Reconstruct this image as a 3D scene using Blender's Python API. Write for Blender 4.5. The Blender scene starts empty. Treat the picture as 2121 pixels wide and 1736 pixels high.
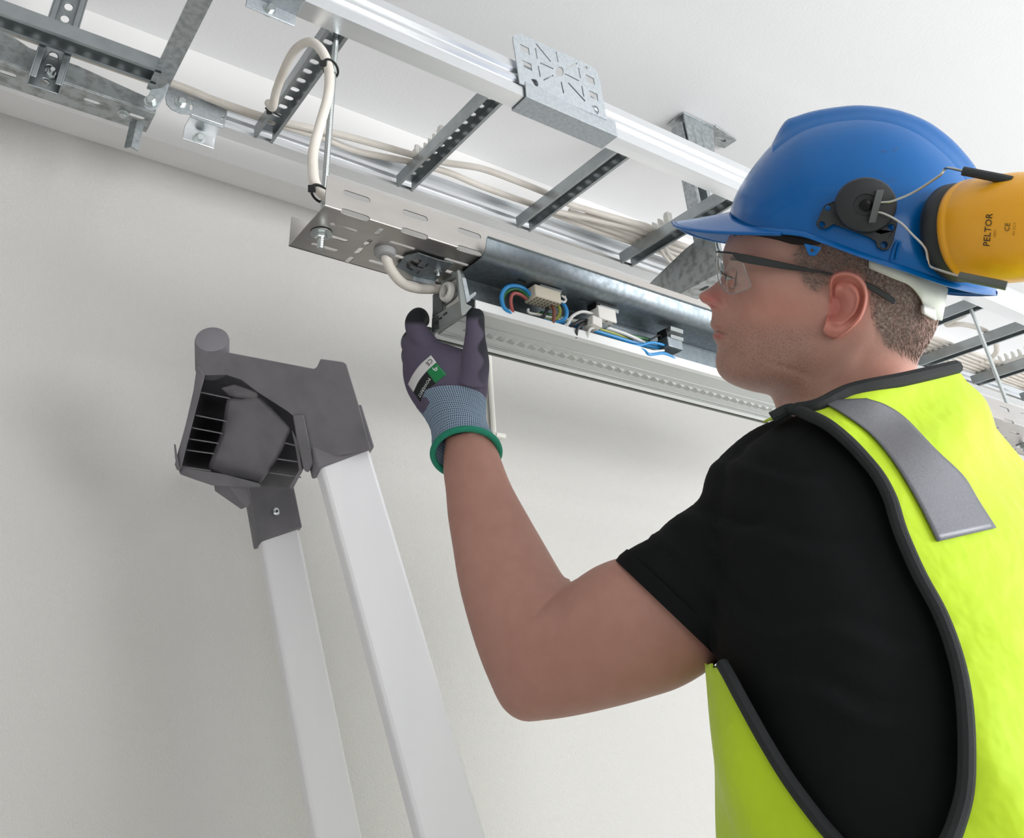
import bpy, bmesh, math, random
import numpy as np
from mathutils import Vector, Matrix
from mathutils.geometry import tessellate_polygon
from mathutils.bvhtree import BVHTree

random.seed(7); rng = np.random.default_rng(7)
S = bpy.context.scene
COL = S.collection

# ------------------------------------------------------------------ camera
W, H = 2121, 1736
F, CX, CY = 1700.9, 910.2, 510.4
YAW, PITCH, ROLL = 0.56623, 0.54054, -0.012672
CAMZ = 1.6
OFF = np.array([0.0, 0.0, CAMZ])          # all coordinates below are relative to the lens
f0 = np.array([math.sin(YAW)*math.cos(PITCH), math.cos(YAW)*math.cos(PITCH), math.sin(PITCH)])
_r0 = np.array([math.cos(YAW), -math.sin(YAW), 0.0]); _u0 = np.cross(_r0, f0)
rv = _r0*math.cos(ROLL) + _u0*math.sin(ROLL); uv = -_r0*math.sin(ROLL) + _u0*math.cos(ROLL)
cam_d = bpy.data.cameras.new('camera'); cam = bpy.data.objects.new('camera', cam_d); COL.objects.link(cam)
cam_d.sensor_width = 36.0; cam_d.sensor_fit = 'HORIZONTAL'
cam_d.lens = F/W*36.0
cam_d.shift_x = (W/2-CX)/W; cam_d.shift_y = (CY-H/2)/W
cam_d.clip_start = 0.02
cam.matrix_world = Matrix(((rv[0], uv[0], -f0[0], OFF[0]), (rv[1], uv[1], -f0[1], OFF[1]), (rv[2], uv[2], -f0[2], OFF[2]), (0, 0, 0, 1)))
S.camera = cam

# ------------------------------------------------------------------ world, lights, exposure
wd = bpy.data.worlds.new('world'); S.world = wd; wd.use_nodes = True
bg = wd.node_tree.nodes['Background']; bg.inputs[0].default_value = (0.93, 0.97, 1.0, 1); bg.inputs[1].default_value = 1.3
def area(name, loc, target, size, size_y, power, col):
    l = bpy.data.lights.new(name, 'AREA'); l.shape = 'RECTANGLE'; l.size = size; l.size_y = size_y
    l.energy = power; l.color = col
    o = bpy.data.objects.new(name, l); COL.objects.link(o)
    o.location = Vector(np.array(loc)+OFF)
    o.rotation_euler = (Vector(target)-Vector(loc)).to_track_quat('-Z', 'Y').to_euler()
    return o
area('window_light', (2.4, -2.8, 0.05), (0.5, 1.0, 0.5), 2.6, 1.4, 120, (0.98, 0.99, 1.0))
area('fill_light_left', (-0.9, -3.0, 0.0), (0.4, 1.0, 0.5), 2.0, 1.4, 20, (0.98, 0.99, 1.0))  # added fill lamp that brightens the ladder legs, no known window here
S.view_settings.view_transform = 'Standard'; S.view_settings.look = 'None'
S.view_settings.gamma = 1.0; S.view_settings.use_curve_mapping = False
S.view_settings.exposure = 0.40

# ------------------------------------------------------------------ pixel helpers
def ray(x, y): return rv*((x-CX)/F) - uv*((y-CY)/F) + f0
def atX(x, y, v): d = ray(x, y); return d*(v/d[0])
def atY(x, y, v): d = ray(x, y); return d*(v/d[1])
def atZ(x, y, v): d = ray(x, y); return d*(v/d[2])
def atD(x, y, v): return ray(x, y)*v
def nrm(v): v = np.asarray(v, float); return v/max(np.linalg.norm(v), 1e-12)
class Plane:
    def __init__(s, p, n): s.p = np.asarray(p, float); s.n = nrm(n)
    @staticmethod
    def three(a, b, c):
        n = np.cross(np.asarray(b)-a, np.asarray(c)-a)
        if n @ np.asarray(a) > 0: n = -n          # towards the lens
        return Plane(a, n)
    def __call__(s, x, y, off=0.0):
        d = ray(x, y); return d*(((s.p+s.n*off) @ s.n)/(d @ s.n))

# ------------------------------------------------------------------ materials
def lin(c):
    return tuple((v/12.92 if v <= .04045 else ((v+.055)/1.055)**2.4) for v in [x/255 for x in c])
MATS = {}
def mat(name, col, rough=.5, metal=0.0, noise=None, bump=None, spec=None, trans=0, alpha=None, emis=None, sss=0, coat=0, ior=None):
    if name in MATS: return MATS[name]
    m = bpy.data.materials.new(name); m.use_nodes = True; nt = m.node_tree; N = nt.nodes; L = nt.links
    b = N['Principled BSDF']; c = (*lin(col), 1)
    b.inputs['Base Color'].default_value = c; b.inputs['Roughness'].default_value = rough; b.inputs['Metallic'].default_value = metal
    if spec is not None: b.inputs['Specular IOR Level'].default_value = spec
    if trans: b.inputs['Transmission Weight'].default_value = trans
    if ior: b.inputs['IOR'].default_value = ior
    if coat: b.inputs['Coat Weight'].default_value = coat; b.inputs['Coat Roughness'].default_value = .08
    if sss:
        b.inputs['Subsurface Weight'].default_value = sss; b.inputs['Subsurface Radius'].default_value = (1, .35, .2); b.inputs['Subsurface Scale'].default_value = .006
    tc = N.new('ShaderNodeTexCoord')
    if noise:                 # (scale, second colour, contrast low, contrast high[, stretch xyz])
        mp = N.new('ShaderNodeMapping'); L.new(tc.outputs['Object'], mp.inputs[0])
        if len(noise) > 4: mp.inputs['Scale'].default_value = noise[4]
        n = N.new('ShaderNodeTexNoise'); n.inputs['Scale'].default_value = noise[0]; n.inputs['Detail'].default_value = 5; L.new(mp.outputs[0], n.inputs[0])
        r = N.new('ShaderNodeValToRGB'); r.color_ramp.elements[0].position = noise[2]; r.color_ramp.elements[1].position = noise[3]
        r.color_ramp.elements[0].color = c; r.color_ramp.elements[1].color = (*lin(noise[1]), 1)
        L.new(n.outputs[0], r.inputs[0]); L.new(r.outputs[0], b.inputs['Base Color'])
        if metal > .5:
            mr = N.new('ShaderNodeMapRange'); mr.inputs[3].default_value = rough-.08; mr.inputs[4].default_value = rough+.12
            L.new(n.outputs[0], mr.inputs[0]); L.new(mr.outputs[0], b.inputs['Roughness'])
    if bump:                  # (scale, strength, distance)
        n2 = N.new('ShaderNodeTexNoise'); n2.inputs['Scale'].default_value = bump[0]; n2.inputs['Detail'].default_value = 3; L.new(tc.outputs['Object'], n2.inputs[0])
        bp = N.new('ShaderNodeBump'); bp.inputs['Strength'].default_value = bump[1]; bp.inputs['Distance'].default_value = bump[2]
        L.new(n2.outputs[0], bp.inputs['Height']); L.new(bp.outputs[0], b.inputs['Normal'])
    MATS[name] = m; return m
M_wall = mat('painted_wall', (196, 194, 191), .75, bump=(520, .55, .0022))
M_ceil = mat('painted_ceiling', (240, 240, 241), .7, bump=(160, .12, .002))
M_bulk = mat('painted_bulkhead', (228, 227, 226), .7, bump=(160, .08, .002))
M_floor = mat('concrete_floor', (206, 205, 202), .6, noise=(6, (196, 195, 192), .35, .65))
M_zinc = mat('bright_zinc', (240, 242, 244), .3, 1, noise=(40, (234, 237, 240), .35, .65, (.1, 1, 1)))
M_rung = mat('rung_steel', (170, 176, 178), .36, 1, noise=(30, (156, 162, 164), .35, .7))
M_galv = mat('galvanized', (186, 191, 193), .42, 1, noise=(120, (160, 166, 168), .4, .65))
M_galvdirty = mat('galvanized_dirty', (178, 183, 184), .46, 1, noise=(70, (146, 149, 146), .45, .66))
M_plate = mat('plate_steel', (186, 192, 196), .5, .6, noise=(200, (174, 181, 186), .4, .62))
M_stain = mat('stainless', (188, 185, 182), .34, 1, noise=(30, (176, 172, 168), .35, .65, (.3, 1, 1)))
M_bolt = mat('bolt_zinc', (200, 206, 206), .3, 1)
M_housing = mat('housing_steel', (142, 150, 155), .42, .9, noise=(140, (126, 135, 140), .35, .65))
M_white = mat('white_pvc', (228, 222, 213), .5, noise=(25, (214, 206, 196), .4, .75))
M_whiteplastic = mat('white_plastic', (232, 230, 224), .45)
M_black = mat('black_plastic', (24, 25, 27), .45)

# ------------------------------------------------------------------ object helpers
WL = {}
def tag(o, label=None, cat=None, group=None, kind=None):
    if label: o['label'] = label
    if cat: o['category'] = cat
    if group: o['group'] = group
    if kind: o['kind'] = kind
    return o
def thing(name, loc, label, cat, group=None):
    o = bpy.data.objects.new(name, None); COL.objects.link(o); o.empty_display_size = .05
    p = np.asarray(loc, float)+OFF; o.location = Vector(p); WL[o] = p
    return tag(o, label, cat, group)
class MB:
    def __init__(s): s.v = []; s.f = []; s.n = 0
    def add(s, v, f):
        v = np.asarray(v, float).reshape(-1, 3); s.v.append(v); s.f += [tuple(int(i)+s.n for i in q) for q in f]; s.n += len(v); return s
    def box(s, lo, hi):
        x0, y0, z0 = lo; x1, y1, z1 = hi
        return s.add([(x0,y0,z0),(x1,y0,z0),(x1,y1,z0),(x0,y1,z0),(x0,y0,z1),(x1,y0,z1),(x1,y1,z1),(x0,y1,z1)],
                     [(0,3,2,1),(4,5,6,7),(0,1,5,4),(1,2,6,5),(2,3,7,6),(3,0,4,7)])
    def obox(s, c, ax, ay, az):           # half axes
        c = np.asarray(c); v = [c+sx*np.asarray(ax)+sy*np.asarray(ay)+sz*np.asarray(az) for sz in (-1,1) for sx,sy in ((-1,-1),(1,-1),(1,1),(-1,1))]
        return s.add(v, [(0,3,2,1),(4,5,6,7),(0,1,5,4),(1,2,6,5),(2,3,7,6),(3,0,4,7)])
    def ext(s, poly, fn, s0, s1):         # closed 2-D polygon swept along fn(a, b, s)
        n = len(poly); v = [fn(a, b, s0) for a, b in poly]+[fn(a, b, s1) for a, b in poly]
        f = [(i, (i+1) % n, n+(i+1) % n, n+i) for i in range(n)]
        tr = tessellate_polygon([[Vector((a, b, 0)) for a, b in poly]])
        f += [tuple(t) for t in tr]+[(t[2]+n, t[1]+n, t[0]+n) for t in tr]
        return s.add(v, f)
    def plate(s, outer, holes, fn, t0, t1):   # fn(a, b, t) -> point; holes are 2-D loops
        loops = [outer]+list(holes); flat = [p for l in loops for p in l]; n = len(flat)
        tr = tessellate_polygon([[Vector((a, b, 0)) for a, b in l] for l in loops])
        v = [fn(a, b, t0) for a, b in flat]+[fn(a, b, t1) for a, b in flat]
        f = [tuple(t) for t in tr]+[(t[2]+n, t[1]+n, t[0]+n) for t in tr]
        k = 0
        for l in loops:
            m = len(l); f += [(k+i, k+(i+1) % m, n+k+(i+1) % m, n+k+i) for i in range(m)]; k += m
        return s.add(v, f)
    def tube(s, pts, r, n=10, closed=False, cap=True):
        P = np.asarray(pts, float); m = len(P); rr = np.broadcast_to(np.asarray(r, float), (m,))
        T = np.zeros_like(P)
        for i in range(m):
            a = P[(i-1) % m if closed else max(i-1, 0)]; b = P[(i+1) % m if closed else min(i+1, m-1)]; T[i] = nrm(b-a)
        u = nrm(np.cross(T[0], [0.31, 0.77, 0.55])); V = []
        for i in range(m):
            u = nrm(u-(u @ T[i])*T[i]); w = np.cross(T[i], u)
            for j in range(n):
                a = 2*math.pi*j/n; V.append(P[i]+rr[i]*(math.cos(a)*u+math.sin(a)*w))
        f = []
        for i in range(m if closed else m-1):
            k = (i+1) % m
            for j in range(n): f.append((i*n+j, i*n+(j+1) % n, k*n+(j+1) % n, k*n+j))
        if cap and not closed: f += [tuple(range(n))[::-1], tuple((m-1)*n+j for j in range(n))]
        return s.add(V, f)
    def lathe(s, prof, c, ax, n=24, ref=(0.3, 0.8, 0.5)):   # prof: (radius, height along ax)
        ax = nrm(ax); u = nrm(np.cross(ax, ref)); w = np.cross(ax, u); V = []; c = np.asarray(c, float); m = len(prof)
        for r, h in prof:
            for j in range(n):
                a = 2*math.pi*j/n; V.append(c+ax*h+r*(math.cos(a)*u+math.sin(a)*w))
        f = [(i*n+j, i*n+(j+1) % n, (i+1)*n+(j+1) % n, (i+1)*n+j) for i in range(m-1) for j in range(n)]
        f += [tuple(range(n))[::-1], tuple((m-1)*n+j for j in range(n))]
        return s.add(V, f)
    def loft(s, rings, cap=True, closed_u=True):
        m = len(rings); n = len(rings[0]); V = np.concatenate([np.asarray(r, float) for r in rings]); f = []
        for i in range(m-1):
            for j in range(n if closed_u else n-1): f.append((i*n+j, i*n+(j+1) % n, (i+1)*n+(j+1) % n, (i+1)*n+j))
        if cap and closed_u: f += [tuple(range(n))[::-1], tuple((m-1)*n+j for j in range(n))]
        return s.add(V, f)
    def verts(s): return np.concatenate(s.v)
    def mesh(s, name='m', off=None):
        me = bpy.data.meshes.new(name); v = s.verts()+(0 if off is None else off)
        me.from_pydata([tuple(p) for p in v], [], s.f); me.validate(); me.update()
        bm = bmesh.new(); bm.from_mesh(me); bmesh.ops.recalc_face_normals(bm, faces=bm.faces); bm.to_mesh(me); bm.free()
        return me
    def build(s, name, m, parent=None, smooth=35, bevel=0):
        me = s.mesh(name, OFF-(WL[parent] if parent is not None else 0))
        me.materials.append(m)
        if smooth: me.shade_smooth(); me.set_sharp_from_angle(angle=math.radians(smooth))
        return link(me, name, parent, bevel)
def link(me, name, parent=None, bevel=0):
    o = bpy.data.objects.new(name, me); COL.objects.link(o)
    if parent is not None: o.parent = parent; WL[o] = WL[parent]
    else: WL[o] = np.zeros(3)
    if bevel:
        b = o.modifiers.new('bevel', 'BEVEL'); b.width = bevel; b.segments = 2; b.limit_method = 'ANGLE'; b.angle_limit = math.radians(40)
    return o
def sheet(path, t):                         # open 2-D polyline -> closed thin polygon
    p = [np.asarray(q, float) for q in path]; L = []; R = []
    for i, q in enumerate(p):
        d1 = nrm(q-p[i-1]) if i else None; d2 = nrm(p[i+1]-q) if i < len(p)-1 else None
        if d1 is None: d1 = d2
        if d2 is None: d2 = d1
        n1 = np.array([-d1[1], d1[0]]); n2 = np.array([-d2[1], d2[0]]); b = n1+n2; k = t/max(1+n1 @ n2, .35)
        L.append(tuple(q+b*k/1)); R.append(tuple(q-b*0))
    return L+R[::-1]
def slot(cx, cy, l, w, ang=0, n=5):         # rounded slot outline
    out = []; r = w/2; h = l/2-r; ca, sa = math.cos(ang), math.sin(ang)
    for sgn, a0 in ((1, -math.pi/2), (-1, math.pi/2)):
        for i in range(n+1):
            a = a0+math.pi*i/n; x = sgn*h+r*math.cos(a); y = r*math.sin(a); out.append((cx+x*ca-y*sa, cy+x*sa+y*ca))
    return out
def spline(pts, n=8):                       # Catmull-Rom through 3-D (or 2-D) points
    P = [np.asarray(p, float) for p in pts]; P = [2*P[0]-P[1]]+P+[2*P[-1]-P[-2]]; out = []
    for i in range(1, len(P)-2):
        for k in range(n):
            t = k/n; a, b, c, d = P[i-1:i+3]
            out.append(.5*(2*b+(c-a)*t+(2*a-5*b+4*c-d)*t*t+(3*b-a-3*c+d)*t**3))
    out.append(P[-2]); return np.array(out)
def yz(a, b, s): return (s, a, b)
def xz(a, b, s): return (a, s, b)
def xy(a, b, s): return (a, b, s)
def bolt(c, ax, r, name, parent, h=None, m=None, stud=0):
    h = h or r*.8; b = MB(); b.lathe([(r*1.45, 0), (r*1.45, h*.2)], c, ax, 16); b.lathe([(r, h*.2), (r, h), (r*.8, h*1.15)], c, ax, 6)
    if stud: b.lathe([(r*.5, h), (r*.5, h+stud), (r*.4, h+stud+.001)], c, ax, 10)
    return b.build(name, m or M_bolt, parent)

# ------------------------------------------------------------------ the room
YW, ZC, YB, ZB, ZF = 1.216, 1.075, 1.157, 0.858, -CAMZ
def struct(name, b, m): return tag(b.build(name, m, None, 0), kind='structure')
struct('wall_back', MB().box((-2.5, YW, ZF), (4.8, YW+.1, ZC)), M_wall)
struct('ceiling', MB().box((-2.5, -3.2, ZC), (4.8, YW+.1, ZC+.1)), M_ceil)
struct('floor', MB().box((-2.5, -3.2, ZF-.1), (4.8, YW+.1, ZF)), M_floor)
struct('wall_left', MB().box((-2.6, -3.2, ZF), (-2.5, YW+.1, ZC)), M_wall)  # unseen wall, added to block ambient light for more contrast
struct('wall_front', MB().box((-2.6, -3.3, ZF), (4.8, -3.2, ZC)), M_wall)  # unseen wall behind the camera, added to block ambient light
struct('trim_1', MB().box((-2.5, YB, ZB), (4.8, YW, ZC)), M_bulk)

# ------------------------------------------------------------------ cable ladder along the wall
ZL = 0.790                       # underside of the ladder
def rail_profile(y_in, sgn):     # sgn -1: web on the room side, +1: web on the wall side
    y = lambda k: y_in+sgn*k
    return [(y(.0), ZL+.006), (y(0), ZL), (y(.026), ZL), (y(.026), ZL+.016), (y(.0215), ZL+.020), (y(.0215), ZL+.026), (y(.026), ZL+.030),
            (y(.026), ZL+.034), (y(.0215), ZL+.038), (y(.0215), ZL+.044), (y(.026), ZL+.048), (y(.026), ZL+.060), (y(.012), ZL+.060)]
lad = thing('cable_ladder', (1.3, .86, ZL), 'long galvanized cable ladder hung under the ceiling along the wall', 'cable ladder')
b = MB(); b.ext(sheet(rail_profile(.720, -1), .0016), yz, .205, 3.6); tag(b.build('side_rail', M_zinc, lad, 30), 'bright zinc side rail on the room side')
b = MB(); b.ext(sheet(rail_profile(.981, 1), .0016), yz, .212, 3.6); tag(b.build('side_rail', M_zinc, lad, 30), 'bright zinc side rail on the wall side')
def rung_mesh(width, length, holes):
    b = MB(); t = .0016; h = .022
    hs = [slot(length*(.04+.92*(i+.5)/holes), width*.60, .0145, .0088, math.pi/2) for i in range(holes)]
    b.plate([(0, 0), (length, 0), (length, width), (0, width)], hs, lambda a, w, z: (w, a, z), h-t, h)      # slotted top, open below
    b.box((0, 0, 0), (t, length, h-t)); b.box((width-t, 0, 0), (width, length, h-t))
    b.box((t, 0, 0), (t+.0035, length, t)); b.box((width-t-.0035, 0, 0), (width-t, length, t))
    return b
rm = rung_mesh(.031, .264, 11).mesh('rung'); rm.materials.append(M_rung)
for x in (.291, .541, .790, 1.041, 1.29, 1.56, 1.83, 2.045, 2.29, 2.54, 2.79, 3.04):
    o = link(rm, 'rung', lad); o.location = Vector(np.array([x, .719, ZL])+OFF-WL[lad])
# coupler at the near-left end of the room-side rail
b = MB(); b.box((.175, .688, ZL-.0035), (.247, .7215, ZL-.0005)); b.box((.175, .685, ZL-.0035), (.247, .6875, ZL+.05)); b.box((.182, .719, ZL-.022), (.247, .7215, ZL-.001))
cp = b.build('coupler', M_plate, lad, bevel=.0015); bolt((.212, .7225, ZL-.012), (0, 1, -.2), .006, 'bolt', cp); bolt((.212, .719, ZL-.012), (0, -1, -.1), .0055, 'bolt', cp, .007)
# hinged coupler that joins the wall-side rail to the branch ladder
PLc = Plane((.2, 1.012, .8), (0, -1, 0)); PLc = Plane((.2, .978, .8), (0, -1, 0))
sc = lambda x, y: (240+x/5.892, 130+y/5.892)
def px_plate(b, outer, holes, pl, t, off=0.0):
    fn = lambda a, c, k: pl(a, c, off)-pl.n*k
    return b.plate(outer, holes, fn, 0, t)
b = MB()
px_plate(b, [sc(*q) for q in ((665, 275), (880, 385), (1100, 455), (1350, 550), (1360, 600), (1325, 780), (1290, 790), (920, 660), (905, 625), (790, 615), (680, 565), (620, 500), (605, 420), (625, 330))],
         [[sc(*q) for q in ((905, 510), (925, 500), (942, 515), (940, 560), (920, 578), (902, 565))], [sc(*q) for q in ((875, 400), (900, 402), (960, 425), (958, 448), (930, 440), (876, 415))],
          [sc(1303+18*math.cos(a), 675+18*math.sin(a)) for a in np.linspace(0, 2*math.pi, 8, endpoint=False)]], PLc, .0025)
cp = b.build('coupler', M_plate, lad, bevel=.0006); tag(cp, 'pale hinged coupler plate with round end')
q = PLc(*sc(800, 490)); bolt(q, (0, -1, 0), .0068, 'bolt', cp, .006)
x0 = PLc(*sc(900, 700))[0]; x1 = PLc(*sc(1300, 800))[0]
b = MB(); b.box((x0, .975, ZL-.004), (x1, 1.010, ZL-.001)); b.box((x0, 1.0075, ZL-.026), (x1, 1.010, ZL-.001)); b.build('clamp', M_zinc, cp, bevel=.001)
bolt(((x0+x1)/2, 1.0065, ZL-.016), (0, -1, -.3), .0065, 'bolt', cp, .007)
PLh = Plane((.13, .93, .8), (-.35, -1, -.15))
b = MB(); px_plate(b, [sc(*q) for q in ((430, 320), (520, 310), (570, 300), (630, 250), (650, 260), (600, 400), (540, 490), (500, 560), (430, 585), (370, 570), (340, 520))], [], PLh, .0025)
b.build('hinge_plate', M_plate, cp, bevel=.0006); q = PLh(*sc(430, 470)); bolt(q, PLh.n, .0065, 'bolt', cp, .007)

# branch ladder that leaves at a right angle
br = thing('cable_ladder', (.05, .45, ZL), 'short dark branch cable ladder turning off at the upper left corner', 'cable ladder')
def xr(a, bb, s): return (a, s, bb)
pr = [(.1235, ZL+.006), (.1235, ZL), (.1495, ZL), (.1495, ZL+.016), (.145, ZL+.020), (.145, ZL+.026), (.1495, ZL+.030), (.1495, ZL+.034), (.145, ZL+.038), (.145, ZL+.044), (.1495, ZL+.048), (.1495, ZL+.060), (.136, ZL+.060)]
b = MB(); b.ext(sheet(pr, .0016), xr, -.6, .958); b.build('side_rail', M_galv, br, 30)
b = MB(); b.ext(sheet([(-.222-(p[0]-.1235), p[1]) for p in pr], .0016), xr, -.6, .958); b.build('side_rail', M_galv, br, 30)
bmesh_r = rung_mesh(.031, .36, 15)
vv = bmesh_r.verts(); bmesh_r.v = [np.stack([vv[:, 1], .031-vv[:, 0], vv[:, 2]], 1)]
rm2 = bmesh_r.mesh('rung'); rm2.materials.append(M_rung)
for y in (.912, .662, .412, .162):
    o = link(rm2, 'rung', br); o.location = Vector(np.array([-.228, y, ZL])+OFF-WL[br])

# ------------------------------------------------------------------ hangers from the ceiling
def strut(b, x0, x1, y0, y1, z0, z1, holes=True, open_front=True, pitch=.0285):
    t = .002; hs = []
    z = z0+.012
    while holes and z < z1-.008: hs.append(slot((x0+x1)/2, z, .0135, .011, math.pi/2)); z += pitch
    b.plate([(x0, z0), (x1, z0), (x1, z1), (x0, z1)], hs, lambda a, c, k: (a, k, c), y1-t, y1)
    b.box((x0, y0, z0), (x0+t, y1-t, z1)); b.box((x1-t, y0, z0), (x1, y1-t, z1))
    b.box((x0+t, y0, z0), (x0+.009, y0+t, z1)); b.box((x1-.009, y0, z0), (x1-t, y0+t, z1))
    return b
hg = thing('ceiling_hanger', (0, .957, .72), 'grey steel hanger with round holes behind the branch ladder at the upper left', 'hanger', 'ceiling hangers')
strut(MB(), -.0205, .0205, .946, .968, .738, ZC-.001, pitch=.0235).build('strut', M_rung, hg, bevel=.0008)
b = MB(); b.box((-.06, .91, ZC-.006), (.06, 1.03, ZC-.001)); b.build('ceiling_plate', M_galv, hg)
PLa = Plane((0, .972, .75), (0, -1, 0))
b = MB(); ar = [(-.45, .764), (-.45, .806), (-.06, .812), (-.03, .800), (.032, .7985), (.128, .786), (.143, .782), (.144, .764)]
b.plate(ar, [], xz, .970, .9725); 
arm = b.build('arm', M_galvdirty, hg, bevel=.0005)
b = MB(); hs = [slot(x, .990, .022, .0085) for x in (-.15, -.045, .062, .123)]
b.plate([(-.45, .970), (.144, .970), (.144, 1.018), (-.45, 1.018)], hs, xy, .7615, .764); b.build('arm_flange', M_galvdirty, hg, bevel=.0005)
bolt((0.004, .9695, .765), (0, -1, -.15), .0075, 'bolt', hg, .008, stud=.012)
bolt((.105, .990, .7612), (0, 0, -1), .0055, 'bolt', hg, .006)
b = MB(); b.ext([(.118, 1.006), (.126, .999), (.137, 1.004), (.1355, 1.006), (.126, 1.002), (.1195, 1.008)], xy, .716, .762); b.build('end_stop', M_galv, hg)

h2 = thing('ceiling_hanger', (1.125, .83, .7), 'zinc ceiling hanger and cantilever arm between the hard hat visor and the ladder rungs', 'hanger', 'ceiling hangers')
strut(MB(), 1.100, 1.141, .822, .850, .715, ZC-.02, pitch=.05).build('strut', M_galv, h2, bevel=.0008)
b = MB()
b.plate([(1.104, 1.0), (1.15, .985), (1.176, 1.0), (1.190, ZC-.003), (1.104, ZC-.003)], [], xz, .816, .819)
b.plate([(1.188, .808), (1.262, .818), (1.262, .850), (1.188, .862)], [slot(1.232, .833, .026, .010)], xy, ZC-.0045, ZC-.0015); b.box((1.10, .812, ZC-.0045), (1.188, .858, ZC-.0015))
b.tube([(1.125, .822, ZC-.01), (1.128, .818, .985)], .006, 8); b.tube([(1.15, .822, ZC-.01), (1.146, .818, .985)], .006, 8)
b.build('ceiling_plate', M_galv, h2, bevel=.0006)
b = MB(); b.plate([(.80, .70), (.80, .79), (.872, .778), (.990, .745), (1.022, .742), (1.022, .716), (.99, .70)], [], lambda a, c, k: (k, a, c), 1.094, 1.0965)
b.plate([(1.094, .80), (1.139, .80), (1.139, 1.022), (1.094, 1.022)], [slot(1.116, y, .022, .009, math.pi/2) for y in (.86, .92, .985)], xy, .698, .7005)
b.box((1.1365, .80, .70), (1.139, 1.02, .74)); b.build('arm', M_galvdirty, h2, bevel=.0006)
for z in (.755, .735): bolt((1.117, .8215, z), (0, -1, 0), .006, 'bolt', h2, .006, stud=.006)
bolt((1.128, .848, .93), (0, -1, 0), .006, 'bolt', h2, .006)

# ------------------------------------------------------------------ perforated mounting plate on the room-side rail
pp = thing('mounting_plate', (.67, .69, .80), 'flat punched steel mounting plate standing up from the room-side rail', 'plate')
PLp = Plane((.6, .690, .80), (-.02, -1, -.10))
zs = lambda x, y: (1000+x/3.773, 40+y/3.773)
outer = [zs(*q) for q in ((290, 500), (236, 150), (240, 128), (262, 113), (310, 118), (850, 365), (890, 400), (915, 470), (970, 785))]
def quad(*q): return [zs(*p) for p in q]
def bar(x0, y0, x1, y1, w=9):
    d = nrm((x1-x0, y1-y0))*1; n = np.array([-d[1], d[0]])*w/2
    return [zs(x0+n[0], y0+n[1]), zs(x0-n[0], y0-n[1]), zs(x1-n[0], y1-n[1]), zs(x1+n[0], y1+n[1])]
holes = [quad((290, 190), (360, 225), (368, 280), (305, 248)), quad((308, 315), (380, 350), (388, 405), (322, 372)), quad((803, 428), (868, 462), (878, 515), (815, 486)), quad((830, 553), (895, 585), (903, 640), (842, 612)),
         bar(410, 225, 425, 308), bar(415, 190, 530, 330), bar(572, 255, 588, 335), bar(655, 388, 735, 343, 14), bar(748, 380, 762, 460), bar(432, 365, 450, 448), bar(447, 340, 552, 388), bar(640, 425, 752, 482),
         bar(612, 490, 632, 578), bar(668, 497, 800, 640), bar(772, 520, 790, 605), bar(475, 475, 550, 438, 12),
         [zs(600+38*math.cos(a)*.85, 410+40*math.sin(a)) for a in np.linspace(.2, 2*math.pi-.2, 14)],
         [zs(390+45*math.cos(a), 505+42*math.sin(a)) for a in np.linspace(-1.9, .9, 8)], [zs(865+42*math.cos(a), 715+42*math.sin(a)) for a in np.linspace(-1.9, .9, 8)],
         [zs(805+14*math.cos(a), 380+14*math.sin(a)) for a in np.linspace(0, 6.28, 8, endpoint=False)]]
b = MB(); px_plate(b, outer, holes, PLp, .002); b.build('plate', M_plate, pp)
b = MB(); b.ext(sheet([(.690, .815), (.690, ZL-.003), (.722, ZL-.003), (.722, ZL+.004)], -.002), yz, .588, .762); b.build('hook', M_plate, pp, bevel=.0004)

# ------------------------------------------------------------------ perforated lighting channel
ZCH, Y0, Y1 = .491, .682, .780
ch = thing('lighting_channel', (.9, .73, ZCH), 'slotted stainless lighting channel hanging on threaded rods below the ladder', 'channel')
t = .0014; XE = 3.0; hs = []; sd = []; fr = []
for i in range(36):
    x = .326+.075*i
    if x > XE-.05: break
    hs += [slot(x, .711, .034, .0058), slot(x, .761, .034, .0058), slot(x, .7355, .034, .0065)]
    sd.append(slot(x, .516, .034, .0078))
    if i % 4 == 0: hs += [slot(x+.0375, y, .0165, .0062, math.pi/2) for y in (.6985, .7255, .748, .7725)]
bends = [(.326+.075*i-.0175, .326+.075*i+.0175) for i in range(36) if .326+.075*i < XE-.05]
top_edge = []
def notch(edge0, depth, flip):
    out = []
    for a, c in bends:
        pts = [(a, edge0), (a+.001, edge0+depth*.7), (a+.005, edge0+depth), (c-.005, edge0+depth), (c-.001, edge0+depth*.7), (c, edge0)]
        out += pts
    return out
X0 = .289
b = MB(); b.plate([(X0, Y0+.0016)]+notch(Y0+.0016, .0030, 0)+[(XE, Y0+.0016), (XE, Y1), (X0, Y1)], hs, xy, ZCH, ZCH+t); tag(b.build('base', M_stain, ch, 0))
b = MB(); b.plate([(X0, ZCH+.0016)]+notch(ZCH+.0016, .0030, 0)+[(XE, ZCH+.0016), (XE, .531), (X0, .531)], sd, xz, Y0, Y0+t); b.build('side_wall', M_stain, ch, 0)
b = MB(); q_ = X0
for a, c in bends+[(XE, XE)]:
    b.ext([(Y0+.0016+.0016*math.cos(g), ZCH+.0016+.0016*math.sin(g)) for g in np.linspace(math.pi, 1.5*math.pi, 6)]+[(Y0+.0016, ZCH+.0014), (Y0+.0014, ZCH+.0016)], yz, q_, a); q_ = c
tag(b.build('bend', M_stain, ch, 60), kind='stuff')
b = MB(); b.plate([(X0, ZCH), (XE, ZCH), (XE, .531), (X0, .531)], sd, xz, Y1-t, Y1); b.build('side_wall', M_stain, ch, 0)
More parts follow.
